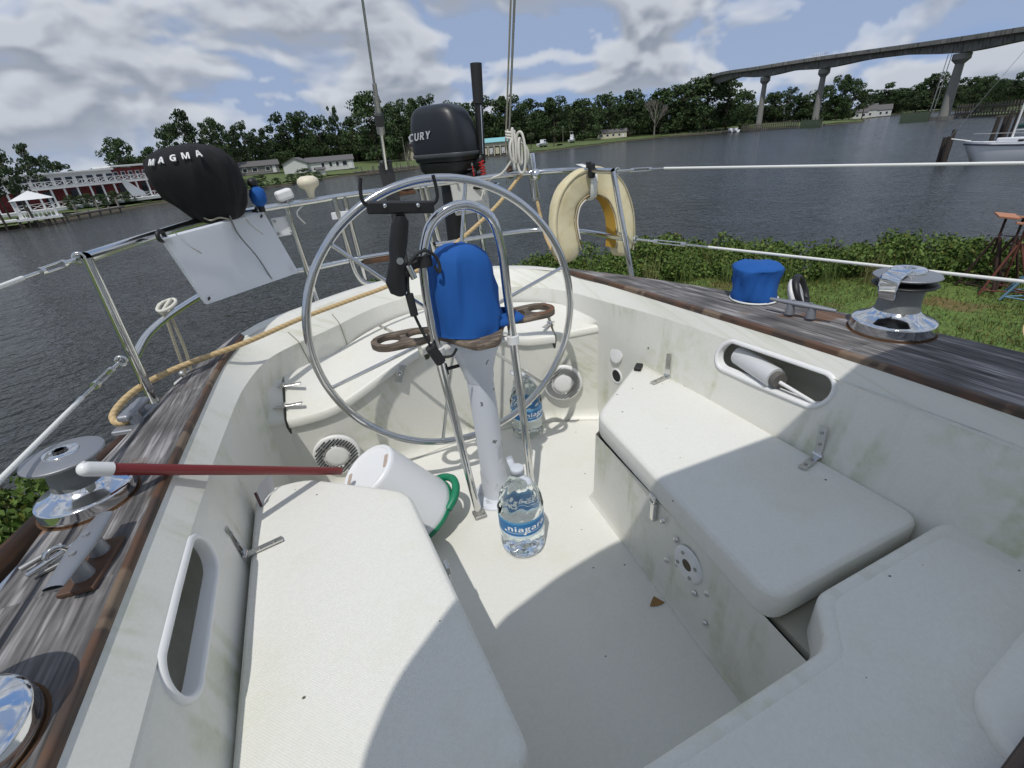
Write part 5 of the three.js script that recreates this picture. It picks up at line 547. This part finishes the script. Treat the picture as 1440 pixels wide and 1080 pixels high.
{ // outboard
  const t = thing('outboard_motor', 'black outboard motor with an upright tiller clamped on the stern bracket', 'outboard', [0.712, 0, -2.66], 0.75); const navy = flat(0.012, 0.014, 0.018, 0.4);
  part(t, 'cowl', loft([[1.128, 0.104, 0.14, 0], [1.135, 0.113, 0.152, 0], [1.18, 0.118, 0.16, 0], [1.24, 0.117, 0.158, 0], [1.3, 0.112, 0.15, -0.004], [1.345, 0.102, 0.134, -0.01], [1.368, 0.09, 0.118, -0.013], [1.381, 0.072, 0.098, -0.015], [1.389, 0.046, 0.07, -0.016], [1.392, 0.002, 0.003, -0.016]].map(([y, a, b, o]) => ringRow(0, y, o, a, b, 64, 0.5)), true), navy); part(t, 'cowl_band', loft([[1.15, 0.1165], [1.154, 0.121], [1.166, 0.1215], [1.17, 0.118]].map(([y, a]) => ringRow(0, y, 0, a, a * 1.352, 64, 0.5)), true), flat(0.06, 0.065, 0.07, 0.5));
  part(t, 'lower_pan', loft([[1.03, 0.05, 0.06], [1.06, 0.085, 0.11], [1.09, 0.105, 0.14], [1.126, 0.11, 0.148]].map(([y, a, b]) => ringRow(0, y, 0, a, b, 48, 0.7)), true), black); part(t, 'leg', [bar([0.0, 0.05, -0.02], [0, 1.05, 0], 0.045, 14, 0.05), put(box(0.02, 0.02, 0.2, 0, 0, 0), 0, 0.25, -0.05)], black); part(t, 'propeller', [0, 1, 2].map(i => put(box(0.03, 0.11, 0.008, 0, 0.06, 0), 0, 0, 0, 0, 0.5).rotateZ(i * 2.094).translate(0, 0.07, -0.16)), black);
  part(t, 'swivel_bracket', [put(box(0.11, 0.16, 0.05, 0, 0, 0, 0.01), 0.01, 0.99, 0.12), bar([-0.05, 0.93, 0.15], [-0.05, 1.06, 0.16], 0.013, 8), bar([0.06, 0.93, 0.15], [0.06, 1.06, 0.16], 0.013, 8), bar([-0.07, 1.0, 0.17], [-0.07, 1.0, 0.24], 0.009, 8), bar([0.08, 1.0, 0.17], [0.08, 1.0, 0.24], 0.009, 8)], black); part(t, 'clamp_handle', [bar([-0.095, 1.0, 0.24], [-0.045, 1.005, 0.24], 0.006, 8), bar([0.055, 0.995, 0.24], [0.105, 1.0, 0.24], 0.006, 8)], steel);
  const w = 'MERCURY'; const hit = a => { const c = Math.cos(a), s = Math.sin(a); return [Math.sign(c) * Math.abs(c) ** 0.62 * 0.1225, Math.sign(s) * Math.abs(s) ** 0.62 * 0.172]; }; const gs = [...w].map((ch, i) => { const g = letter(ch, 0.034, 0.003), back = i < 3; g.applyMatrix4(new THREE.Matrix4().makeShear(0, 0, 0.25, 0, 0, 0)); g.rotateY(back ? Math.PI : -Math.PI / 2); if (back) g.translate(-0.005 - i * 0.032, 1.222 + i * 0.002, -0.1605); else g.translate(-0.1185, 1.228 + i * 0.002, -0.125 + (i - 3) * 0.034); return g; }); part(t, 'lettering', gs, flat(0.5, 0.52, 0.54, 0.4));
  const th = part(t, 'tiller', [bar([0.06, 1.09, 0.12], [0.097, 1.13, 0.155], 0.03, 12), bar([0.097, 1.12, 0.155], [0.106, 1.4, 0.162], 0.021, 14)], black); part(th, 'tiller_grip', [bar([0.105, 1.38, 0.162], [0.111, 1.55, 0.166], 0.0265, 16, 0.029)], rubber); part(th, 'tiller_strip', [bar([0.085, 1.15, 0.172], [0.094, 1.37, 0.18], 0.004, 6)], steel);
  part(t, 'kill_cord', tube(Array.from({ length: 60 }, (_, i) => { const a = i * 0.9, q = i / 59; return [0.02 + q * 0.03 + 0.014 * Math.cos(a), 1.12 - 0.12 * q, 0.19 + 0.014 * Math.sin(a)]; }), 0.0035, 240, 6), flat(0.42, 0.015, 0.015, 0.5)); part(t, 'kill_cord', tube([[-0.02, 1.1, 0.16], [-0.03, 1.05, 0.17], [-0.04, 1.0, 0.18], [-0.03, 0.97, 0.19]], 0.003, 20, 6), flat(0.42, 0.015, 0.015, 0.5));
  const shift = part(t, 'shift_mark', [put(letter('N', 0.014, 0.003), 0.0, 1.1, 0.146)], flat(0.7, 0.7, 0.7, 0.5)); part(t, 'stop_button', put(new THREE.CylinderGeometry(0.014, 0.014, 0.02, 14), 0.09, 1.115, 0.13, Math.PI / 2), whitePlastic); part(t, 'clip_line', bar([-0.03, 1.085, 0.137], [0.07, 1.085, 0.137], 0.003, 6), dullMetal);
}
{ // outboard bracket board
  const t = thing('motor_bracket', 'white board bolted to the stern rail, carrying the outboard motor', 'bracket'); part(t, 'board', [put(box(0.185, 0.17, 0.03, 0, 0, 0, 0.006), 0.765, 0.965, -2.49, 0, -0.12, 0.06)], flat(0.62, 0.62, 0.58, 0.7)); for (const [x, y] of [[0.69, 0.9], [0.72, 0.895], [0.82, 0.9], [0.84, 0.93], [0.7, 1.03], [0.76, 1.035]]) part(t, 'bolt', ball(0.008, x, y, -2.472, 8), dullMetal); part(t, 'arm', [bar([0.72, 0.9, -2.5], [0.72, 0.5, -2.53], 0.012, 8), bar([0.8, 0.9, -2.5], [0.83, 0.5, -2.53], 0.012, 8)], steel); }
{ // rod holder
  const t = thing('rod_holder', 'polished steel rod holder clamped to the stern rail', 'rod holder'); part(t, 'tube', [bar([1.078, 0.925, -2.36], [1.058, 1.135, -2.36], 0.0235, 20)], chrome); part(t, 'clamp', [ball(0.027, 1.072, 1.04, -2.335, 18)], chrome); part(t, 'end_plug', bar([1.0785, 0.917, -2.36], [1.078, 0.93, -2.36], 0.0245, 18), dullMetal); }
{ // horseshoe buoy
  const t = thing('horseshoe_buoy', 'faded cream and yellow horseshoe lifebuoy hung on the rail', 'lifebuoy'), pts = [[1.115, 0.655, -2.07], [1.09, 0.75, -2.08], [1.09, 0.85, -2.1], [1.125, 0.94, -2.11], [1.2, 0.99, -2.12], [1.275, 1.0, -2.11], [1.345, 0.96, -2.09], [1.382, 0.87, -2.06], [1.383, 0.76, -2.03], [1.362, 0.65, -2.01]], c = new THREE.CatmullRomCurve3(pts.map(p => V(...p)), false, 'centripetal'), rows = [], lin2 = [], N = 60, ctr = V(1.237, 0.8, -2.07);
  for (let i = 0; i <= N; i++) { const p = c.getPoint(i / N), tg = c.getTangent(i / N), z = V(0.15, 0, 1).normalize(), x = tg.clone().cross(z).normalize(), k = Math.min(1, 0.55 + 0.45 * Math.sqrt(clamp(Math.min(i, N - i) / 4))), row = [], lr = []; for (let j = 0; j < 24; j++) { const a = j / 24 * 2 * Math.PI, cc = Math.cos(a), ss = Math.sin(a), q = p.clone().addScaledVector(x, Math.sign(cc) * Math.abs(cc) ** 0.6 * 0.064 * k).addScaledVector(z, Math.sign(ss) * Math.abs(ss) ** 0.55 * 0.038 * k); row.push([q.x, q.y, q.z]); } rows.push(row); }
  const capRow = r => { const m = r.reduce((s, p) => [s[0] + p[0] / 24, s[1] + p[1] / 24, s[2] + p[2] / 24], [0, 0, 0]); return r.map(() => m); }; const g = wrinkled([capRow(rows[0]), ...rows, capRow(rows[N])], 0.003, 16, 2);
  const creamTex = tex(256, 256, (u, v) => { const a = fbm2(u, v, 6, 5), k = sstep(0.4, 0.7, a); return [0.83 - 0.03 * k, 0.79 - 0.04 * k, 0.655 - 0.055 * k]; }, true, [4, 4]); part(t, 'canvas', uvBox(g), M({ map: creamTex, roughness: 0.9, side: THREE.DoubleSide }));
  const yl = []; for (let i = 4; i <= N - 2; i++) { const p = c.getPoint(i / N), tg = c.getTangent(i / N), z = V(0.15, 0, 1).normalize(), x = tg.clone().cross(z).normalize(); if (x.dot(ctr.clone().sub(p)) < 0) x.negate(); const b = o => { const q = p.clone().addScaledVector(x, 0.066).addScaledVector(z, o); return [q.x, q.y, q.z]; }; yl.push([b(-0.036), b(0), b(0.036)]); } part(t, 'yellow_edge', loft(yl), flat(0.46, 0.27, 0.035, 0.8)); part(t, 'zip_edge', tube(yl.slice(2, 22).map(r => [r[2][0], r[2][1], r[2][2] + 0.006]), 0.004, 40, 6), ropeWhite);
  const seam = []; for (const sd of [-1, 1]) { const q = []; for (let i = 2; i <= N - 2; i += 2) { const p = c.getPoint(i / N), tg = c.getTangent(i / N), z = V(0.15, 0, 1).normalize(), x = tg.clone().cross(z).normalize(); p.addScaledVector(x, sd * 0.056).addScaledVector(z, 0.037); q.push([p.x, p.y, p.z]); } seam.push(q); } for (const q of seam) part(t, 'seam_piping', tube(q, 0.0032, 60, 6), flat(0.45, 0.4, 0.27, 0.9)); part(t, 'strap', loft([[[1.225, 1.075, -2.2], [1.255, 1.075, -2.19]], [[1.222, 1.055, -2.06], [1.256, 1.055, -2.055]], [[1.222, 1.0, -2.05], [1.256, 1.0, -2.045]], [[1.224, 0.935, -2.06], [1.258, 0.935, -2.055]], [[1.226, 0.915, -2.1], [1.26, 0.915, -2.1]]]), wireWhite); part(t, 'clip', [put(box(0.03, 0.065, 0.03, 0, 0, 0, 0.01), 1.225, 1.05, -2.05), put(box(0.02, 0.03, 0.025, 0, 0, 0, 0.006), 1.21, 1.075, -2.05)], black);
}
// ---------- stays and ropes ----------
{ const t = thing('backstay', 'wire backstay with a turnbuckle, behind the tablet cradle', 'stay'); const at = y => [0.346 - 0.03 * (y - 1.175), y, -2.35 + 0.5 * (y - 1.175)]; part(t, 'wire', bar(at(1.42), at(9), 0.0048, 8), dullMetal); part(t, 'lower_rod', bar(at(1.13), at(1.34), 0.008, 10), steel); const b = part(t, 'turnbuckle', [bar(at(1.27), at(1.31), 0.017, 12), bar(at(1.31), at(1.4), 0.0125, 10), bar(at(1.39), at(1.44), 0.009, 10)], dullMetal); part(b, 'toggle', [bar(at(1.3), at(1.34), 0.02, 10)], flat(0.05, 0.05, 0.05, 0.6)); part(t, 'chain_plate', [put(box(0.062, 0.2, 0.02, 0, 0, 0, 0.004), 0.352, 1.05, -2.385, 0.1, 0, 0.08), ball(0.012, 0.33, 1.155, -2.36, 8), ball(0.012, 0.365, 1.155, -2.36, 8), bar([0.35, 1.0, -2.39], [0.37, 0.45, -2.45], 0.02, 8)], flat(0.04, 0.04, 0.042, 0.5));
  const u = thing('backstay', 'twin wire backstay hung with a coil of pale rope', 'stay'), bt = y => [0.951 - 0.09 * (y - 1.239), y, -2.35 + 0.56 * (y - 1.239)]; part(u, 'wire', bar(bt(1.0), bt(9), 0.0052, 8), dullMetal); const sh = y => { const p = bt(y); return [p[0] - 0.016, p[1], p[2]]; }; part(u, 'wire', bar(sh(1.16), sh(9), 0.0042, 8), ropeGrey); part(u, 'shackle', [put(new THREE.TorusGeometry(0.018, 0.005, 6, 14), 0.967, 1.05, -2.41), put(box(0.02, 0.06, 0.02, 0, 0, 0, 0.003), 0.967, 1.06, -2.42)], brownWood);
  const r = rng(14), k = thing('rope_coil', 'coil of pale rope tied round the twin backstay', 'rope'); for (let i = 0; i < 6; i++) { const a = r() * 3, w = 0.018 + r() * 0.03, h = 0.05 + r() * 0.045, p = []; for (let j = 0; j < 10; j++) { const q = j / 10 * 6.283; p.push([0.958 + Math.cos(q) * w * Math.cos(a) + (i > 3 ? 0.03 : 0), 1.175 + Math.sin(q) * h - i * 0.006, -2.335 + Math.cos(q) * w * Math.sin(a) * 0.7 + 0.012 * i * 0.4]); } part(k, 'loop', tube(p, 0.0062, 50, 7, true), ropeWhite); } part(k, 'tail', tube([[0.97, 1.2, -2.33], [1.01, 1.18, -2.32], [1.03, 1.14, -2.32], [1.025, 1.1, -2.33]], 0.0075, 20, 7), ropeWhite); part(k, 'tail', tube([[0.95, 1.12, -2.33], [0.9, 1.06, -2.36], [0.84, 1.03, -2.4], [0.8, 0.95, -2.42]], 0.005, 20, 7), ropeWhite); part(k, 'wrap', [0, 1, 2].map(i => put(new THREE.TorusGeometry(0.021, 0.006, 7, 20), 0.955, 1.215 + i * 0.012, -2.345, Math.PI / 2 + 0.25)), ropeWhite); }
{ const t = thing('mooring_rope', 'beige rope led across the stern from the fairlead to the rail', 'rope'); part(t, 'line', uvTube([[-0.53, 0.655, -1.31], [-0.575, 0.652, -1.3], [-0.597, 0.658, -1.34], [-0.575, 0.67, -1.45], [-0.505, 0.672, -1.555], [-0.318, 0.668, -1.70], [-0.134, 0.668, -1.87], [0.06, 0.675, -1.98], [0.26, 0.695, -2.06], [0.56, 0.795, -2.16], [0.82, 0.925, -2.26], [1.0, 1.04, -2.36], [1.05, 1.068, -2.372], [1.072, 1.04, -2.385], [1.078, 0.9, -2.34], [1.073, 0.75, -2.25], [1.06, 0.655, -2.09]], 0.0088, 260, 10), ropeMat); }
function uvTube(pts, r, n, seg) { const g = tube(pts, r, n, seg), uv = g.attributes.uv; const L = new THREE.CatmullRomCurve3(pts.map(p => V(...p))).getLength(); for (let i = 0; i < uv.count; i++) uv.setXY(i, uv.getX(i) * L * 1.2, uv.getY(i)); return g; }
{ const t = thing('tackle', 'greyed lashing and block between the stern rail and the teak cap', 'tackle'); part(t, 'lashing', [tube([[-0.562, 0.77, -1.9], [-0.59, 0.6, -1.95], [-0.61, 0.5, -2.0]], 0.0055, 20, 6), tube([[-0.555, 0.76, -1.92], [-0.57, 0.6, -1.97], [-0.6, 0.48, -2.03]], 0.0055, 20, 6)], ropeGrey); const k = part(t, 'knot', [0, 1, 2, 3].map(i => put(new THREE.TorusGeometry(0.02 + 0.004 * i, 0.0055, 7, 18), -0.56 + 0.006 * i, 0.775 + 0.006 * i, -1.91 + 0.01 * i, 0.4 * i, 0.8 * i)), ropeWhite); part(t, 'block', [put(new THREE.CylinderGeometry(0.028, 0.028, 0.02, 18), -0.605, 0.47, -2.02, Math.PI / 2, 0.5), ball(0.014, -0.62, 0.5, -2.0, 10)], dullMetal); part(t, 'block_pad', [put(box(0.06, 0.05, 0.12, 0, 0, 0, 0.01), -0.62, 0.445, -2.05, 0, -0.35)], flat(0.5, 0.5, 0.48, 0.7)); }
{ const t = thing('fairlead_cleat', 'grey metal fairlead with the beige rope round it', 'fairlead'); part(t, 'base', [put(box(0.05, 0.012, 0.14, 0, 0, 0, 0.005), -0.55, 0.64, -1.33, 0, -0.2)], greyAlu); part(t, 'horn', [put(box(0.03, 0.018, 0.11, 0, 0, 0, 0.008), -0.545, 0.668, -1.33, 0, -0.2), put(new THREE.CylinderGeometry(0.012, 0.016, 0.03, 10), -0.54, 0.655, -1.30), put(new THREE.CylinderGeometry(0.012, 0.016, 0.03, 10), -0.55, 0.655, -1.36)], greyAlu); }
// ---------- winches ----------
const grip = tex(128, 128, (u, v) => { const c = vn2(u * 64, v * 64, 64); return [c, c, c]; }, false, [4, 4]), drumMat = M({ color: lin(0.27, 0.28, 0.28), metalness: 0.75, roughness: 0.6, bumpMap: grip, bumpScale: 0.0008 });
function winch(label, x, y, z, s, tail, name = 'winch') {
  const t = thing(name, label, 'winch', [x, y, z], 0); t.scale.setScalar(s);
  part(t, 'base', lathe([[0.092, 0], [0.1, 0.001], [0.1, 0.012], [0.098, 0.014], [0.0985, 0.03], [0.097, 0.034], [0.09, 0.037], [0.07, 0.046], [0.058, 0.056], [0.052, 0.064]], 56), chrome); part(t, 'drum', lathe([[0.053, 0.062], [0.05, 0.075], [0.048, 0.1], [0.05, 0.118], [0.056, 0.126]], 48), drumMat);
  if (tail) { part(t, 'lower_jaw', lathe([[0.05, 0.125], [0.072, 0.131], [0.075, 0.134], [0.07, 0.138], [0.05, 0.14]], 48), black); part(t, 'upper_jaw', lathe([[0.048, 0.146], [0.07, 0.151], [0.077, 0.155], [0.074, 0.159], [0.04, 0.163], [0.001, 0.164]], 48), greyAlu); part(t, 'top_cap', lathe([[0.04, 0.163], [0.041, 0.172], [0.036, 0.176], [0.014, 0.177], [0.012, 0.172], [0.001, 0.172]], 36), chrome); part(t, 'feeder_arm', tail, chrome); }
  else { part(t, 'top_flange', lathe([[0.054, 0.124], [0.078, 0.13], [0.081, 0.135], [0.079, 0.139], [0.05, 0.144], [0.034, 0.145]], 48), greyAlu); part(t, 'top_cap', lathe([[0.035, 0.145], [0.034, 0.149], [0.016, 0.151], [0.015, 0.144], [0.001, 0.144]], 36), chrome); part(t, 'handle_socket', [0, 1].map(i => put(box(0.02, 0.004, 0.02, 0, 0.1515, 0), 0, 0, 0, 0, i * Math.PI / 4)), holeBlack); }
  part(t, 'rust_ring', lathe([[0.1, 0.0006], [0.103, 0.001], [0.105, 0.0004]], 40), flat(0.09, 0.045, 0.02, 0.95)); return t;
}
const tailArm = (() => { const rows = []; for (const [r, y, w] of [[0.03, 0.176, 0.024], [0.055, 0.174, 0.025], [0.079, 0.166, 0.025], [0.084, 0.15, 0.024], [0.08, 0.125, 0.022], [0.072, 0.108, 0.021]]) { const a = 3.05, c = Math.cos(a), s = Math.sin(a), row = []; for (const [dw, dy] of [[-1, 0], [-0.8, 0.004], [0.8, 0.004], [1, 0], [0.8, -0.004], [-0.8, -0.004]]) row.push([c * r - s * dw * w, y + dy, s * r + c * dw * w]); rows.push(row); } return loft(rows, true); })();
winch('large self-tailing chrome winch on the teak cap above the lawn', 1.43, 0.6435, -0.76, 1.0, tailArm); winch('chrome winch with the white tip of the red pole resting on it', -0.535, 0.6435, -0.975, 0.78, null); winch('chrome winch standing on the teak forward of the grey cleat', -0.515, 0.6435, -0.49, 0.85, null);
{ const t = thing('winch_cover', 'blue canvas cover with white piping over a winch on the teak', 'canvas cover', [1.352, 0.6435, -1.165]); part(t, 'cover', wrinkled([[0.001, 0.072], [0.012, 0.075], [0.03, 0.072], [0.06, 0.068], [0.09, 0.071], [0.108, 0.075], [0.114, 0.073], [0.122, 0.06], [0.127, 0.03], [0.129, 0.001]].map(([y, r]) => ringRow(0, y, 0, r, r, 80)), 0.016, 14, 7), blueCanvas); part(t, 'piping', put(new THREE.TorusGeometry(0.076, 0.0035, 8, 60), 0, 0.005, 0, Math.PI / 2), wireWhite); }
{ const t = thing('deck_block', 'black and white turning block on the side deck behind the blue winch cover', 'block', [1.50, 0.6, -1.12], 0.5); part(t, 'cheek', [put(lathe([[0.001, 0.012], [0.05, 0.012], [0.06, 0.004], [0.06, -0.004], [0.05, -0.012], [0.001, -0.012]], 30), 0, 0.04, 0, Math.PI / 2 - 0.4)], whitePlastic); part(t, 'sheave', [put(new THREE.TorusGeometry(0.055, 0.012, 8, 30), 0.01, 0.05, 0.012, -0.4)], black); part(t, 'foot', [box(0.05, 0.06, 0.04, 0, -0.03, 0, 0.006), box(0.06, 0.14, 0.05, 0, -0.11, 0, 0.01)], dullMetal); }
function cleat(label, x, z, turn, L, mat) { const t = thing('horn_cleat', label, 'cleat', [x, 0.645, z], turn); if (x < 0) part(t, 'wood_pad', [box(0.05, 0.008, L * 0.7, 0, 0.004, 0, 0.002)], brownWood); part(t, 'horns', loft([-1, -0.85, -0.5, 0, 0.5, 0.85, 1].map(k => ringRow(0, 0, 0, 1, 1, 16).map(p => [p[0] * ((x < 0 ? 0.019 : 0.013) - 0.006 * Math.abs(k)), 0.042 + p[2] * (0.009 - 0.004 * Math.abs(k)), k * L / 2])), true), mat); part(t, 'leg', put(new THREE.CylinderGeometry(0.01, 0.015, 0.034, 12), 0, 0.024, L * 0.16), mat); part(t, 'leg', put(new THREE.CylinderGeometry(0.01, 0.015, 0.034, 12), 0, 0.024, -L * 0.16), mat); for (const q of [-0.13, 0.13]) part(t, 'cap_screw', put(new THREE.CylinderGeometry(0.005, 0.005, 0.003, 10), 0, 0.051, L * q), dullMetal); }
cleat('grey horn cleat on a rust-brown pad between the two uncovered winches', -0.462, -0.76, -0.1, 0.16, greyAlu); cleat('grey horn cleat on the teak between the blue cover and the self-tailing winch', 1.315, -0.955, 0.28, 0.19, greyAlu);
{ const t = thing('pad_eye', 'small bolted pad eye with a shackle on the teak beside the cleat', 'fitting', [-0.52, 0.645, -0.8], 0.5); part(t, 'plate', [box(0.06, 0.006, 0.024, 0, 0.003, 0, 0.002)], dullMetal); part(t, 'eye', put(new THREE.TorusGeometry(0.014, 0.004, 8, 18), 0, 0.014, 0), steel); part(t, 'pin', bar([-0.04, 0.012, 0.012], [0.035, 0.014, -0.01], 0.0045, 8), steel); part(t, 'bolt', [bar([-0.045, 0.01, -0.02], [0.01, 0.012, -0.028], 0.005, 8)], dullMetal); }
// ---------- loose things in the cockpit ----------
const pet = M({ color: lin(0.97, 0.985, 0.985), transmission: 1, roughness: 0.03, ior: 1.33, thickness: 0.12, attenuationColor: lin(0.86, 0.94, 0.95), attenuationDistance: 0.4 }, true);
const labelTex = (() => { const c = document.createElement('canvas'); c.width = 1024; c.height = 200; const g = c.getContext('2d'); g.fillStyle = '#2c7ab8'; g.fillRect(0, 0, 1024, 200); g.fillStyle = '#5da5d4'; g.fillRect(0, 0, 1024, 26); g.fillStyle = '#dceaf3'; g.fillRect(0, 176, 1024, 24); g.fillStyle = '#ffffff'; g.font = 'bold 84px sans-serif'; for (const x of [60, 570]) { g.fillText('niagara', x, 118); g.beginPath(); g.arc(x - 14, 128, 11, 0, 7); g.fill(); g.fillRect(x, 136, 250, 5); g.beginPath(); g.arc(x + 130, 150, 10, 0, 7); g.fill(); g.beginPath(); g.arc(x + 330, 60, 16, 0, 7); g.fill(); } const t = new THREE.CanvasTexture(c); t.colorSpace = THREE.SRGBColorSpace; t.wrapS = THREE.RepeatWrapping; return t; })();
function bottle(label, x, z, turn, s) {
  const t = thing('water_bottle', label, 'water bottle', [x, 0.0015, z], turn, undefined); t.scale.setScalar(s); const rows = [], prof = [[0.001, 0.006], [0.03, 0.003], [0.055, 0.0], [0.066, 0.006], [0.0705, 0.018], [0.069, 0.028], [0.0715, 0.038], [0.069, 0.048], [0.0715, 0.058], [0.0695, 0.068], [0.0715, 0.078], [0.07, 0.088], [0.07, 0.092], [0.07, 0.158], [0.072, 0.163], [0.07, 0.18], [0.064, 0.205], [0.054, 0.23], [0.04, 0.252], [0.026, 0.268], [0.019, 0.276], [0.0185, 0.292], [0.001, 0.293]];
  for (const [r, y] of prof) { const row = []; for (let i = 0; i < 64; i++) { const a = i / 64 * 2 * Math.PI, k = y > 0.165 && y < 0.255 ? 0.0022 * Math.sin(9 * a + y * 70) : y < 0.08 && y > 0.02 ? 0.0008 * Math.sin(11 * a + y * 90) : 0; row.push([Math.cos(a) * (r + k), y, Math.sin(a) * (r + k)]); } rows.push(row); } const g = loft(rows, true); part(t, 'bottle', g, pet);
  const lb = new THREE.CylinderGeometry(0.0715, 0.0715, 0.062, 64, 1, true); lb.translate(0, 0.125, 0); part(t, 'label', lb, M({ map: labelTex, roughness: 0.45, side: THREE.DoubleSide })); part(t, 'cap', put(lathe([[0.001, 0.022], [0.018, 0.022], [0.021, 0.018], [0.0215, 0.001], [0.001, 0.0005]], 28), 0, 0.288, 0), flat(0.6, 0.63, 0.67, 0.5)); part(t, 'handle', [tube([[0.018, 0.285, 0], [0.045, 0.283, 0.004], [0.066, 0.29, 0.006], [0.07, 0.3, 0.006]], 0.005, 16, 6).scale(1, 1, 2.4), tube([[-0.018, 0.285, 0], [-0.035, 0.277, 0.006], [-0.045, 0.268, 0.006]], 0.005, 12, 6).scale(1, 1, 2.2)], flat(0.55, 0.58, 0.63, 0.5));
}
bottle('clear water bottle with a blue niagara label in front of the pedestal', 0.384, -1.075, 1.75, 1.03); bottle('clear water bottle behind the guard tube, against the stern seat', 0.672, -1.685, 2.3, 1.0);
{ // upturned bucket
  const t = thing('bucket', 'white plastic bucket with a green rim lying tilted behind the seat', 'bucket', [-0.04, 0.305, -1.30]); t.quaternion.setFromUnitVectors(V(0, -1, 0), V(0.50, -0.84, -0.02).normalize()); const pw = flat(0.80, 0.81, 0.83, 0.35);
  part(t, 'shell', lathe([[0.001, 0], [0.085, 0], [0.088, 0.005], [0.094, 0.006], [0.1, 0.0], [0.102, -0.01], [0.122, -0.235], [0.126, -0.238], [0.126, -0.262], [0.122, -0.262], [0.118, -0.235], [0.097, -0.01], [0.001, -0.006]], 56), pw); for (const a of [0.35, 3.5]) { part(t, 'base_grip', put(box(0.012, 0.004, 0.05, 0, 0, 0, 0.0015), Math.cos(a) * 0.075, 0.0015, Math.sin(a) * 0.075, 0, -a), flat(0.45, 0.36, 0.3, 0.8)); } part(t, 'green_rim', lathe([[0.124, -0.262], [0.13, -0.262], [0.131, -0.276], [0.124, -0.278]], 48), greenPlastic); part(t, 'green_handle', tube([[0.09, -0.27, 0.085], [0.128, -0.27, 0.06], [0.152, -0.268, 0.02], [0.152, -0.268, -0.02], [0.128, -0.27, -0.06], [0.09, -0.27, -0.085]], 0.014, 30, 8), greenPlastic);
}
{ const t = thing('red_pole', 'dark red pole with a white end lying from the winch to the bucket', 'pole'); const a = [-0.468, 0.722, -0.935], b = [-0.115, 0.358, -1.262]; part(t, 'shaft', bar(a, b, 0.0115, 14), redPaint); part(t, 'end_cap', [bar(lerp3(a, b, 0.015), lerp3(a, b, -0.05), 0.0135, 14), ball(0.0135, ...lerp3(a, b, -0.05), 12)], whitePlastic); part(t, 'hang_hole', ball(0.005, ...lerp3(a, b, -0.045).map((q, i) => i === 1 ? q + 0.012 : q), 8), flat(0.5, 0.5, 0.5, 0.6)); }
{ const t = thing('plastic_scoop', 'grey plastic scoop standing against the coaming behind the seat', 'scoop', [-0.318, 0.384, -1.20], 0.5); part(t, 'blade', loft([[[-0.015, 0, 0.03], [-0.018, 0.045, 0.03]], [[0, 0, 0.012], [0.0, 0.05, 0.012]], [[0.018, 0, 0], [0.022, 0.052, 0]], [[0.036, 0, -0.004], [0.042, 0.046, -0.004]]]), flat(0.42, 0.43, 0.46, 0.4)); part(t, 'edge', tube([[-0.018, 0, 0.03], [-0.019, 0.045, 0.03]], 0.004, 8, 6), flat(0.05, 0.02, 0.025, 0.5)); }
{ const t = thing('horn_canister', 'white printed canister with a grey cap lying in the locker pocket', 'canister'); const a = [1.165, 0.527, -1.02], b = [1.14, 0.52, -0.86]; part(t, 'can', bar(a, b, 0.032, 20), flat(0.62, 0.63, 0.64, 0.5)); part(t, 'cap', bar(b, lerp3(a, b, 1.12), 0.024, 18), flat(0.13, 0.12, 0.11, 0.7)); part(t, 'white_rod', bar([1.128, 0.522, -0.835], [1.145, 0.498, -0.73], 0.0055, 8), whitePlastic); }
{ const t = thing('metal_crank', 'dark metal crank lying inside the locker pocket beside the long seat with the red pole', 'crank'); part(t, 'lever', tube([[-0.43, 0.492, -0.86], [-0.425, 0.495, -0.78], [-0.43, 0.49, -0.7], [-0.42, 0.492, -0.66]], 0.011, 24, 8), rubber); part(t, 'grip', bar([-0.42, 0.5, -0.65], [-0.41, 0.49, -0.6], 0.02, 10), rubber); }
{ const s = new THREE.Shape(); s.moveTo(0, 0); s.quadraticCurveTo(0.015, 0.012, 0.028, 0.02); s.quadraticCurveTo(0.036, 0.006, 0.045, -0.008); s.quadraticCurveTo(0.022, -0.012, 0, 0); const g = new THREE.ExtrudeGeometry(s, { depth: 0.002, bevelEnabled: false }); g.rotateX(-Math.PI / 2 + 0.12); g.translate(0.612, 0.003, -0.70); part(tag(thing('dry_leaf', 'torn brown dry leaf lying on the cockpit sole by the seat front', 'leaf')), 'blade', g, flat(0.28, 0.16, 0.055, 0.8)); }
// canvas sun top over the companionway, behind the viewer: its edge draws the rounded shade on the seats
{ const t = thing('canvas_top', 'canvas sun top on a steel frame above the companionway', 'canopy'); const o = [[-0.54, 1.5], [-0.53, 0.16], [-0.455, 0.05], [-0.29, -0.08], [-0.07, -0.145], [0.13, -0.18], [0.31, -0.187], [0.78, -0.19], [1.3, -0.2], [1.42, -0.1], [1.45, 0.1], [1.45, 1.5]]; part(t, 'canopy_cloth', slab(o, 1.742, 1.752, 0, 0.05), M({ color: lin(0.6, 0.59, 0.55), roughness: 1, transmission: 0.15, side: THREE.DoubleSide }, true)); part(t, 'frame', [tube([[-0.62, 0.43, 0.5], [-0.56, 1.2, 0.45], [-0.5, 1.73, 0.4], [0.4, 1.735, 0.4], [1.4, 1.73, 0.4], [1.45, 1.2, 0.45], [1.6, 0.43, 0.5]], 0.0125, 60, 10), tube([[-0.62, 0.43, 0.9], [-0.56, 1.2, 1.2], [-0.5, 1.73, 1.45], [0.4, 1.735, 1.45], [1.4, 1.73, 1.45], [1.45, 1.2, 1.2], [1.6, 0.43, 0.9]], 0.0125, 60, 10)], steel); }
renderer.render(scene, camera);
